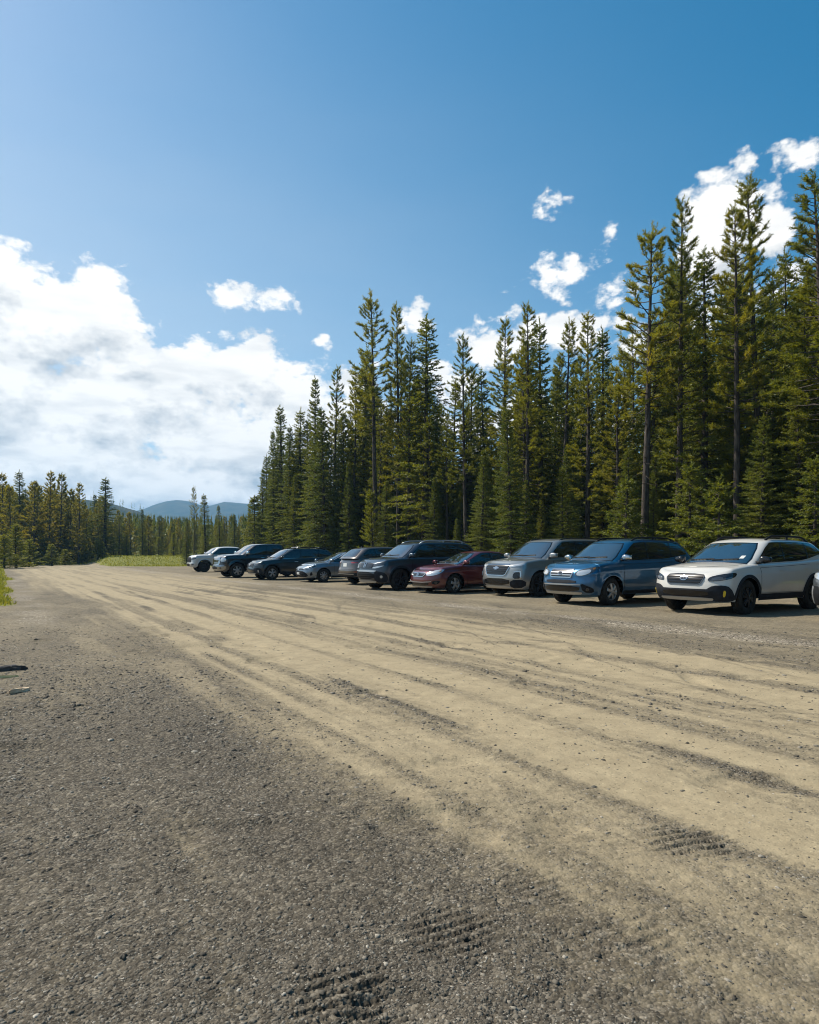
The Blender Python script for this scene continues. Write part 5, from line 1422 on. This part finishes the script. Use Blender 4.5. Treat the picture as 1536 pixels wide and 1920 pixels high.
for k, (h, c0, mr) in enumerate(((10, .06, 1.9), (11, .12, 1.7), (9, .04, 2.0), (12, .10, 1.7))):
    PROTO['bushy'].append(conifer('bushy', h, c0, mr, 500+k, M['golden'], .85))
for k, (h, c0, mr) in enumerate(((4.5, .03, 1.25), (3.6, .02, 1.15), (5.5, .03, 1.3))):
    PROTO['fir'].append(conifer('spruce', h, c0, mr, 600+k, M['spruce'], 1.1))
PN = {'fir': 'young_conifer', 'bushy': 'pine_tree', 'pine': 'pine_tree', 'spruce': 'spruce_tree', 'slim': 'spruce_tree', 'young': 'young_conifer'}
PC = {'fir': 'sapling', 'bushy': 'pine', 'pine': 'pine', 'spruce': 'spruce', 'slim': 'spruce', 'young': 'sapling'}
TREES = []
def plant(kind, x, y, h, rot=None, var=None, wide=1.0, label=None, group=None, tilt=.02):
    td, cd, H = PROTO[kind][(var if var is not None else int(rng.integers(0, 99))) % len(PROTO[kind])]
    z = float(ground_z(x, y)[0])
    t = empty(PN[kind], (x, y, z), rng.uniform(0, 6.28) if rot is None else rot)
    s = h/H; t.scale = (s*wide, s*wide, s)
    t.rotation_euler[0] = rng.normal(0, tilt); t.rotation_euler[1] = rng.normal(0, tilt)
    for nm, dat in (('trunk', td), ('crown', cd)): link(bpy.data.objects.new(nm, dat), t)
    tag(t, label, PC[kind], group)
    TREES.append((t, kind, x, y, h)); return t

# tree line behind the parked row, one entry per tree that stands out: pixel column, pixel of its tip, setback, kind
def on_line(px, b):
    m = (px-CX)/FPX; X0, Z0 = 7.05+.84*b, 13.6+.535*b
    t = (X0-m*Z0)/(.535+.84*m); return X0-.535*t, Z0+.84*t
def tip_h(px, py, x, y): return EYE+(YH-py)/FPX*y

FRONT = [  # px, tip y, setback, kind, variant, width, label
    (1548, 318, 9.5, 'pine', 1, 1.25, 'broad golden pine cut off by the right edge of the photo'),
    (1437, 333, 11.5, 'pine', 5, 1.0, 'tallest pine behind the white wagon, rising past the round cloud'),
    (1383, 398, 10.2, 'pine', 0, 1.0, 'pine with yellowish mid crown just left of the tallest pine'),
    (1478, 470, 14, 'slim', 0, 1.0, 'thin spruce squeezed between the tallest pine and the golden edge pine'),
    (1318, 468, 11, 'slim', 2, 1.15, 'shorter dark tree beneath the round cloud, between two taller pines'),
    (1271, 390, 10.2, 'pine', 3, .95, 'slender pine with pointed tip behind the blue suv'),
    (1206, 423, 8.6, 'pine', 2, 1.1, 'pine whose long bare trunk shows right down to the blue suv'),
    (1160, 690, 11, 'pine', 4, 1.0, 'bright yellow green pine left of the bare trunk behind the blue suv'),
    (1135, 620, 15, 'slim', 1, 1.0, 'small pointed spruce top in front of the white cloud'),
    (1100, 590, 11, 'pine', 5, 1.0, 'narrow dense pine behind the silver suv'),
    (1046, 610, 12, 'pine', 0, 1.0, 'loose crowned pine behind the nose of the silver suv'),
    (1014, 608, 13.5, 'slim', 0, 1.0, 'thin dark spruce behind the maroon sedan, right of the twin tops'),
    (987, 570, 11, 'pine', 3, .95, 'highest pine of the middle clump behind the maroon sedan'),
    (950, 602, 12, 'pine', 1, .95, 'pine with leaning tip left of the middle clump'),
    (962, 765, 7.8, 'spruce', 0, 1.0, 'full sunlit spruce reaching the ground behind the maroon sedan'),
    (915, 690, 14, 'slim', 1, 1.0, 'thin spruce in the shade left of the full sunlit spruce'),
    (876, 630, 11, 'pine', 4, .95, 'rounded sunlit pine standing right of the sky gap'),
    (846, 720, 14, 'slim', 2, 1.0, 'short spruce filling the sky gap above the dark grey suv'),
    (797, 596, 11, 'slim', 0, 1.35, 'dense dark pointed spruce behind the dark grey suv'),
    (768, 640, 10.5, 'pine', 1, .9, 'golden pine between two darker tops behind the dark grey suv'),
    (747, 575, 11, 'pine', 3, .9, 'dark topped pine beside the one with upswept arms'),
    (704, 558, 9.5, 'pine', 2, .95, 'tall pine with upswept arms behind the reversed hatchback'),
    (677, 658, 11.5, 'slim', 1, 1.0, 'spruce with a narrow bare tip beside the upswept pine'),
    (659, 700, 10.5, 'pine', 5, .9, 'small pine low beside the narrow tipped spruce'),
    (624, 690, 10.5, 'pine', 3, .9, 'open crowned pine above the blue grey sedan'),
    (592, 712, 9, 'spruce', 1, .85, 'big green spruce clothed to the ground above the navy wagon'),
    (563, 768, 9.6, 'slim', 0, 1.2, 'golden spruce left of the big green spruce'),
    (532, 764, 9.5, 'slim', 2, 1.1, 'spruce with drooping dark boughs above the black pickup'),
    (513, 812, 9.0, 'spruce', 4, .8, 'golden flanked spruce near the left end of the tree line'),
    (489, 880, 8.2, 'spruce', 3, .8, 'shortest spruce, last at the left end of the tree line'),
    (700, 925, 7.6, 'young', 2, 1.0, 'small bright sapling in front of the dark trunks behind the hatchback'),
    (1290, 880, 8.0, 'fir', 0, 1.15, 'bushy young fir behind the roof of the blue suv'),
    (1345, 905, 7.4, 'fir', 1, 1.15, 'low spreading young fir behind the white wagon bonnet'),
    (1525, 868, 7.4, 'fir', 2, 1.15, 'young fir at the right edge above the white wagon rear'),
    (1170, 905, 7.6, 'fir', 0, 1.15, 'young yellow fir at the foot of the bare trunk'),
    (476, 935, 8.0, 'fir', 2, 1.1, 'low bushy fir ending the tree line on the left'),
    (498, 856, 10.5, 'spruce', 0, 1.1, 'full spruce between the two leftmost spruces of the tree line'),
    (521, 806, 11.0, 'spruce', 1, 1.1, 'full spruce tucked behind the golden flanked spruce'),
    (546, 800, 9.0, 'spruce', 3, 1.0, 'broad golden spruce left of the big green spruce, lower than its neighbours'),
    (577, 792, 10.5, 'spruce', 4, 1.1, 'bushy spruce behind the left shoulder of the big green spruce'),
    (610, 770, 9.0, 'spruce', 2, 1.0, 'full dark spruce right of the big green spruce'),
    (640, 775, 10.0, 'spruce', 1, 1.0, 'full spruce below the small low pine'),
    (728, 770, 12.0, 'spruce', 0, 1.0, 'dark full spruce filling the gap right of the upswept pine'),
    (815, 790, 12.0, 'spruce', 3, 1.0, 'shaded full spruce beneath the dense dark pointed spruce'),
    (1422, 800, 10.2, 'spruce', 2, .9, 'dark low spruce behind the white wagon roof'),
    (1235, 830, 11.2, 'spruce', 4, .9, 'dark low spruce in the gap behind the blue suv'),
    (1065, 840, 10.5, 'spruce', 2, .8, 'shaded spruce behind the windscreen of the silver suv'),
    (655, 865, 9.6, 'spruce', 0, .75, 'shaded spruce close to the reversed hatchback'),
    (550, 890, 8.4, 'spruce', 3, .9, 'lit low spruce behind the navy wagon'),
]
def build_forest():
    env = sorted([(f[0], f[1]) for f in FRONT if f[1] < 790 or f[0] < 540])
    ex = [e[0] for e in env]; ey = [e[1] for e in env]
    for (px, py, b, kind, var, wide, label) in FRONT:
        x, y = on_line(px, b); h = tip_h(px, py, x, y)
        plant(kind, x, y, h, None, var, wide, label, 'conifers along the edge of the lot')
    # trees packed deeper in: half hidden, nothing singles them out
    pts = [(t[2], t[3]) for t in TREES]; n = 0; tries = 0
    while n < 205 and tries < 9000:
        tries += 1
        px = rng.uniform(500, 1720); b = 12+abs(rng.normal(0, 11.0)) if n > 60 else rng.uniform(10.5, 15)
        x, y = on_line(px, b)
        if y > 130 or min((x-a)**2+(y-c)**2 for a, c in pts) < 1.35**2: continue
        lim = np.interp(px, ex, ey)
        py = lim+rng.uniform(45, 170)+(40 if px > 1180 else 0)
        kind = rng.choice(['pine', 'slim', 'spruce'], p=[.42, .26, .32])
        if kind == 'spruce': py += 60
        h = min(tip_h(px, py, x, y), 21)
        plant(str(kind), x, y, h, label={'pine': 'pine standing deep in the forest behind the parked vehicles', 'slim': 'thin spruce half hidden deep in the forest behind the parked vehicles', 'spruce': 'bushy spruce half hidden deep in the forest behind the parked vehicles'}[str(kind)],
              group={'pine': 'pines deep in the forest', 'slim': 'thin spruces deep in the forest', 'spruce': 'bushy spruces deep in the forest'}[str(kind)])
        pts.append((x, y)); n += 1
    # understorey along the edge
    n = 0
    while n < 60:
        px = rng.uniform(500, 1600); b = rng.uniform(9.2, 17); x, y = on_line(px, b)
        if min((x-a)**2+(y-c)**2 for a, c in pts) < .7: continue
        plant('spruce', x, y, rng.uniform(2.5, 7.5), label='low dark spruce growing between the trunks behind the vehicles', group='understorey spruces', wide=1.15)
        pts.append((x, y)); n += 1
build_forest()

LEFT = [  # px, tip y, depth, kind, variant, width, label
    (4, 890, 86, 'bushy', 1, 1.0, 'tree cut off by the left edge of the photo'),
    (22, 915, 81, 'bushy', 4, 1.0, 'lower golden pine close to the left edge'),
    (41, 884, 91, 'slim', 0, 1.0, 'dark pointed spruce, second tallest at the far left'),
    (64, 905, 88, 'bushy', 0, 1.0, 'golden topped pine between the spire and the twin tops'),
    (92, 886, 91, 'bushy', 3, .95, 'left one of the twin tall pines on the far side of the lot'),
    (110, 890, 94, 'bushy', 5, .95, 'right one of the twin tall pines on the far side of the lot'),
    (131, 920, 96, 'bushy', 2, 1.0, 'pine just right of the twin tall pines'),
    (147, 908, 91, 'bushy', 3, .9, 'dark narrow pine between the twin pines and the lone spruce'),
    (176, 928, 99, 'spruce', 4, .8, 'dark spruce touching the tall lone spruce'),
    (196, 897, 96, 'slim', 1, 1.25, 'tall spruce with layered boughs at the edge of the left woods'),
    (222, 958, 125, 'bushy', 1, 1.0, 'golden tree right of the layered spruce'),
    (246, 962, 112, 'bushy', 0, 1.0, 'mid green tree left of the dark cone'),
    (268, 955, 99, 'spruce', 1, .7, 'single dark cone shaped spruce beyond the grass'),
    (300, 966, 108, 'slim', 0, 1.0, 'brownish spruce right of the dark cone'),
    (364, 912, 84, 'pine', 2, .62, 'thin sparse pine standing alone beyond the white pickup'),
    (387, 928, 86, 'slim', 1, .95, 'scrawny spruce next to the thin sparse pine'),
    (412, 948, 91, 'slim', 2, .8, 'short scrawny spruce above the white pickup'),
    (350, 972, 82, 'spruce', 0, .7, 'golden spruce at the foot of the thin sparse pine'),
    (440, 965, 97, 'spruce', 2, .8, 'golden spruce behind the cab of the white pickup'),
    (470, 955, 99, 'spruce', 4, .8, 'golden spruce left of the main tree line'),
    (30, 985, 65, 'young', 2, 1.5, 'large yellow green young conifer near the left edge'),
    (8, 1005, 62, 'young', 0, 1.5, 'yellow green young conifer against the left edge'),
    (55, 1015, 70, 'young', 1, 1.5, 'young conifer beside the large one near the left edge'),
    (98, 1022, 78, 'young', 0, 1.6, 'bright young conifer below the twin tall pines'),
    (122, 1032, 83, 'young', 1, 1.8, 'low bright bush of young conifer by the far track'),
    (160, 1025, 94, 'young', 1, 1.2, 'small young conifer left of the taller pair'),
    (191, 1004, 99, 'young', 2, 1.0, 'pointed young conifer below the layered spruce'),
    (213, 1012, 104, 'young', 0, 1.2, 'young conifer right of the pointed one'),
    (238, 1005, 95, 'young', 2, 1.2, 'young conifer at the left end of the grass mound'),
    (298, 1008, 99, 'young', 0, 1.3, 'young conifer below the brownish spruce on the grass mound'),
    (325, 1000, 97, 'young', 2, 1.2, 'young conifer at the right end of the grass mound'),
]
def build_left():
    for (px, py, Z, kind, var, wide, label) in LEFT:
        x = (px-CX)/FPX*Z; g = float(ground_z(x, Z)[0]); h = tip_h(px, py, x, Z)-g
        plant(kind, x, Z, h, None, var, wide*(1.5 if kind in ('slim', 'spruce') else 1.1), label, 'trees on the far side of the lot')
    pts = [(t[2], t[3]) for t in TREES]; n = 0
    while n < 96:
        px = rng.uniform(-90, 215); Z = rng.uniform(86, 136); x = (px-CX)/FPX*Z
        p_, q_ = pq(x, Z)
        if q_ > -1 and p_ < 104: continue
        if min((x-a)**2+(y-Z)**2 for a, y in pts) < 2.2: continue
        lim = np.interp(px, [-90, 0, 40, 100, 150, 195, 215], [885, 900, 905, 905, 925, 925, 965])
        py = lim+rng.uniform(6, 60); k = str(rng.choice(['bushy', 'slim', 'spruce'], p=[.62, .2, .18]))
        h = tip_h(px, py, x, Z)-float(ground_z(x, Z)[0])
        plant(k, x, Z, h, label={'bushy': 'golden pine among the woods on the far left side of the lot', 'slim': 'thin spruce among the woods on the far left side of the lot', 'spruce': 'full spruce among the woods on the far left side of the lot'}[k],
              wide=1.5 if k != 'bushy' else 1.15, group={'bushy': 'pines of the left woods', 'slim': 'thin spruces of the left woods', 'spruce': 'full spruces of the left woods'}[k]); pts.append((x, Z)); n += 1
    n = 0
    while n < 80:
        px = rng.uniform(205, 520); Z = rng.uniform(108, 160); x = (px-CX)/FPX*Z
        if min((x-a)**2+(y-Z)**2 for a, y in pts) < 2.5: continue
        py = np.interp(px, [205, 340, 480, 520], [962, 972, 965, 950])+rng.uniform(0, 28); k = str(rng.choice(['bushy', 'slim', 'spruce'], p=[.62, .2, .18]))
        h = max(tip_h(px, py, x, Z)-float(ground_z(x, Z)[0]), 4)
        plant(k, x, Z, h, label={'bushy': 'golden pine in the low woods beyond the end of the lot', 'slim': 'thin spruce in the low woods beyond the end of the lot', 'spruce': 'full spruce in the low woods beyond the end of the lot'}[k],
              wide=1.5 if k != 'bushy' else 1.15, group={'bushy': 'pines beyond the end of the lot', 'slim': 'thin spruces beyond the end of the lot', 'spruce': 'full spruces beyond the end of the lot'}[k]); pts.append((x, Z)); n += 1
    # shrubs along the far verge
    n = 0
    while n < 60:
        px = rng.uniform(-30, 345); Z = rng.uniform(78, 118); x = (px-CX)/FPX*Z
        p_, q_ = pq(x, Z); G_ = fields(np.array([x]), np.array([Z]))[4][0]
        if G_ < .6 or q_ < -6 and Z < 80: continue
        if 200 < px < 345 and Z < 112: continue
        plant('young', x, Z, rng.uniform(1.0, 3.2), label='knee to head high young conifer on the far verge', group='young conifers on the far verge', wide=1.7); n += 1
build_left()

# the same tree line runs on past the right edge of the photograph (it shows in the side glass and paint of the cars)
def build_right():
    pts = []; n = 0; tries = 0
    while n < 95 and tries < 9000:
        tries += 1
        t = rng.uniform(-46, -4); b = 9.0+abs(rng.normal(0, 5)); x, y = 7.05+.84*b-.535*t, 13.6+.535*b+.84*t
        if abs(x) < .72*y: continue
        if pts and min((x-a)**2+(y-c)**2 for a, c in pts) < 1.5**2: continue
        k = str(rng.choice(['pine', 'slim', 'spruce'], p=[.45, .2, .35]))
        plant(k, x, y, rng.uniform(11, 18), label={'pine': 'pine standing deep in the forest behind the parked vehicles', 'slim': 'thin spruce half hidden deep in the forest behind the parked vehicles', 'spruce': 'bushy spruce half hidden deep in the forest behind the parked vehicles'}[k],
              group={'pine': 'pines deep in the forest', 'slim': 'thin spruces deep in the forest', 'spruce': 'bushy spruces deep in the forest'}[k]); pts.append((x, y)); n += 1
build_right()
# ---------------------------------------------------------------- far wood, hills
def cone_tree_tris(x, y, z, h, w, r, n=46):
    """a small conifer of ragged drooping tufts for the far-off wood"""
    t = r.uniform(.04, 1, n)**.85; az = r.uniform(0, 6.28, n); rad = w*(1-t)**.85*r.uniform(.5, 1.1, n)
    P = np.stack([x+np.cos(az)*rad*.25, y+np.sin(az)*rad*.25, z+h*t+.02*h], 1)
    tip = np.stack([x+np.cos(az)*rad, y+np.sin(az)*rad, z+h*t-.05*h*(1-t)], 1)
    s = np.stack([-np.sin(az), np.cos(az), np.zeros(n)], 1)*(rad*.55+.10)[:, None]
    up = np.array([0, 0, .07*h])
    A = np.stack([P-s*.8, P+s*.8, tip], 1); B = np.stack([P+up, tip-s*.6, tip+s*.6], 1)
    return np.concatenate([A, B]).reshape(-1, 3)

def hill_h(x, y):
    r = np.hypot(x, y); a = np.arctan2(x, y)
    px = CX+FPX*np.tan(np.clip(a, -1.2, 1.2))
    z = smooth01(240, 800, r)*14
    # brown wooded shoulder on the left, 900 m off
    sh = np.interp(px, [-900, -200, 60, 150, 200, 262, 300, 420, 2400], [60, 70, 76, 80, 75, 64, 50, 38, 34])*(1+.05*(fbm(px*.02, px*0, 3, 5)-.5))
    z = np.maximum(z, sh*np.exp(-((r-950)/230)**2))
    return z
def build_hills():
    ang = np.radians(np.linspace(-62, 62, 420)); rad = np.concatenate([np.linspace(260, 1500, 70), np.linspace(1540, 3600, 60)])
    A, Rr = np.meshgrid(ang, rad); x = (Rr*np.sin(A)).ravel(); y = (Rr*np.cos(A)).ravel()
    z = hill_h(x, y)
    px = CX+FPX*np.tan(np.arctan2(x, y)); r = np.hypot(x, y)
    ridge = np.interp(px, [-1500, -200, 150, 240, 268, 290, 312, 330, 352, 372, 390, 402, 420, 450, 478, 520, 700, 1000, 1600, 3000],
                      [958, 950, 962, 962, 957, 948, 940, 938.5, 941, 947, 950, 947, 942, 944, 948, 953, 958, 950, 955, 960])
    Y = 2500.
    zr = (YH-ridge)/FPX*Y+EYE
    far = zr*np.exp(-np.abs((y-Y)/520)**2.2)*(1+.03*(fbm(x*.004, y*.004, 4, 17)-.5))
    z = np.maximum(z, far)+ (fbm(x*.012, y*.012, 4, 27)-.5)*8*smooth01(300, 900, r) - 1.5
    V = np.stack([x, y, z], 1); na, nr = len(ang), len(rad)
    i = np.arange(nr-1)[:, None]; j = np.arange(na-1)[None, :]
    F = np.stack([i*na+j, i*na+j+1, (i+1)*na+j+1, (i+1)*na+j], -1).reshape(-1, 4)[:, ::-1]
    m, nt, out = new_mat('wooded_hills'); L = nt.links.new
    b = N(nt, 'ShaderNodeBsdfPrincipled'); b.inputs['Roughness'].default_value = 1; b.inputs['Specular IOR Level'].default_value = 0
    g = N(nt, 'ShaderNodeNewGeometry'); nz = N(nt, 'ShaderNodeTexNoise'); nz.inputs['Scale'].default_value = .02; nz.inputs['Detail'].default_value = 9; nz.inputs['Roughness'].default_value = .7
    L(g.outputs['Position'], nz.inputs['Vector'])
    r_ = N(nt, 'ShaderNodeValToRGB'); r_.color_ramp.elements[0].position = .38; r_.color_ramp.elements[1].position = .66
    r_.color_ramp.elements[0].color = (.030, .038, .022, 1); r_.color_ramp.elements[1].color = (.085, .075, .040, 1)
    L(nz.outputs['Fac'], r_.inputs[0]); L(r_.outputs[0], b.inputs['Base Color']); L(b.outputs[0], out.inputs[0])
    tag(fast_mesh('hills', V, F, m, True), 'blue forested hills on the horizon', kind='structure')
build_hills()

def build_far_wood():
    r = np.random.default_rng(5); T = []
    n = 0
    for k in range(5200):
        px = r.uniform(-250, 1250); y = math.exp(r.uniform(math.log(125), math.log(900))); x = (px-CX)/FPX*y
        z = max(float(hill_h(np.array([x]), np.array([y]))[0])-1.8, .6) if y > 240 else float(ground_z(x, y)[0])
        h = r.uniform(6.5, 11)
        if y < 240 and 200 < px < 520: h = min(h, (YH-np.interp(px, [200, 340, 480, 520], [962, 972, 965, 950]))/FPX*y+EYE-z)
        if h < 3: continue
        T.append(cone_tree_tris(x, y, z, h, h*r.uniform(.11, .17), r, 40 if y < 260 else 22)); n += 1
    # the wood goes on behind the tree line at the back of the row
    for k in range(700):
        px = r.uniform(520, 1750); b = r.uniform(30, 75); x, y = on_line(px, b)
        if y > 170: continue
        z = float(ground_z(x, y)[0]); h = r.uniform(7.5, 12)
        T.append(cone_tree_tris(x, y, z, h, h*r.uniform(.15, .22), r, 150))
    T = np.concatenate(T)
    o = fast_mesh('far_forest', T, np.arange(len(T)).reshape(-1, 3), M['spruce'], False)
    tag(o, 'far-off conifer forest that reads as one mass below the hills', kind='stuff')
build_far_wood()

# ---------------------------------------------------------------- grass
def build_grass(n):
    r = np.random.default_rng(9); X = []; Y = []
    def fill(k, pxr, zr):
        px = r.uniform(*pxr, k); z = np.exp(r.uniform(math.log(zr[0]), math.log(zr[1]), k)); X.append((px-CX)/FPX*z); Y.append(z)
    fill(n//2, (-60, 360), (15, 115)); fill(n//2, (-900, -60), (15, 70)); fill(n//2, (330, 1640), (17, 60)); fill(n//3, (1150, 1640), (17, 32))
    x = np.concatenate(X); y = np.concatenate(Y); g = fields(x, y)[4]
    k = r.random(len(x)) < np.clip((g-.42)*2.2, 0, 1); x, y = x[k], y[k]; z = ground_z(x, y); m = len(x)
    h = r.uniform(.03, .10, m)*(1+y/70); w = .010*(1+y/22)
    a = r.uniform(0, 6.28, m); lean = r.normal(0, .45, (m, 2))*h[:, None]
    dx, dy = np.cos(a)*w, np.sin(a)*w
    V = np.stack([np.stack([x-dx, y-dy, z-.01], 1), np.stack([x+dx, y+dy, z-.01], 1), np.stack([x+lean[:, 0], y+lean[:, 1], z+h], 1)], 1).reshape(-1, 3)
    mat = foliage_mat('grass_blades', [(0, (.100, .118, .016)), (.5, (.180, .190, .024)), (1, (.260, .230, .050))], .4, (1.6, 1.5, .8))
    tag(fast_mesh('grass', V, np.arange(len(V)).reshape(-1, 3), mat, False), 'short yellow green grass on the verges', kind='stuff')
build_grass(130000)

# ---------------------------------------------------------------- things lying on the gravel
def solid(name, outline, z0, th, mat, label, cat, loc, rz, noise=.004, seed=1):
    r = np.random.default_rng(seed); bm = bmesh.new()
    vs = [bm.verts.new((x, y, 0)) for x, y in outline]; f = bm.faces.new(vs)
    e = bmesh.ops.extrude_face_region(bm, geom=[f]); top = [v for v in e['geom'] if isinstance(v, bmesh.types.BMVert)]
    for v in top: v.co.z += th*r.uniform(.7, 1.15)
    bmesh.ops.recalc_face_normals(bm, faces=bm.faces)
    bmesh.ops.bevel(bm, geom=list(bm.edges), offset=min(th*.22, .012), segments=2, affect='EDGES')
    bmesh.ops.subdivide_edges(bm, edges=[e for e in bm.edges if e.calc_length() > .06], cuts=2, use_grid_fill=True)
    for v in bm.verts: v.co += Vector(r.normal(0, noise, 3))
    me = bpy.data.meshes.new(name); bm.to_mesh(me); bm.free(); me.materials.append(mat)
    o = bpy.data.objects.new(name, me); o.location = (loc[0], loc[1], float(ground_z(*loc)[0])+z0); o.rotation_euler = (0, 0, rz)
    link(o); return tag(o, label, cat)
x, y = px_ground(8, 1258)
solid('rock_slab', [(-.34, -.07), (-.12, -.11), (.10, -.06), (.21, -.035), (.235, .03), (.12, .05), (.06, .13), (-.10, .085), (-.34, .12)], -.03, .085, simple('dark_rock', (.040, .038, .038), .8, noise=.4, nscale=9), 'flat dark rock lying on the gravel at the left edge', 'rock', (x, y), .1, .005, 3)
x, y = px_ground(2, 1271)
solid('stick', [(-.30, -.022), (.14, -.018), (.17, .0), (.13, .02), (-.30, .024)], -.004, .028, simple('pale_wood', (.55, .48, .24), .8, noise=.3), 'pale stick lying in front of the dark rock', 'stick', (x, y), .16, .002, 4)
x, y = px_ground(36, 1297)
solid('wood_chunk', [(-.085, -.022), (.015, -.028), (.075, -.024), (.095, .006), (.07, .032), (-.0, .028), (-.075, .020)], -.004, .042, simple('tan_wood', (.62, .46, .30), .75, noise=.3, nscale=14), 'short tan chunk of wood on the gravel near the left edge', 'wood', (x, y), .75, .003, 5)

# ---------------------------------------------------------------- air
def build_haze():
    bm = bmesh.new(); bmesh.ops.create_cube(bm, size=1)
    x0, x1, y0, y1, z0, z1 = -6600, 6600, -6600, 6600, -4.0, 265.
    for v in bm.verts: v.co = Vector(((x0 if v.co.x < 0 else x1), (y0 if v.co.y < 0 else y1), (z0 if v.co.z < 0 else z1)))
    me = bpy.data.meshes.new('haze'); bm.to_mesh(me); bm.free()
    m, nt, out = new_mat('haze_air'); v = N(nt, 'ShaderNodeVolumePrincipled')
    v.inputs['Color'].default_value = (.30, .63, 1, 1); v.inputs['Density'].default_value = HAZE; v.inputs['Anisotropy'].default_value = .2
    nt.links.new(v.outputs[0], out.inputs['Volume']); me.materials.append(m)
    o = bpy.data.objects.new('haze', me); link(o); tag(o, 'pale blue haze over the far hills', kind='stuff')
if HAZE > 0: build_haze()
scene.cycles.max_bounces = 6; scene.cycles.diffuse_bounces = 3; scene.cycles.glossy_bounces = 3; scene.cycles.transmission_bounces = 3; scene.cycles.volume_bounces = 0; scene.cycles.transparent_max_bounces = 8
scene.cycles.use_denoising = True; scene.cycles.filter_width = 1.05
scene.cycles.use_adaptive_sampling = True; scene.cycles.adaptive_threshold = .012
scene.cycles.sample_clamp_indirect = 4
scene.render.use_persistent_data = False
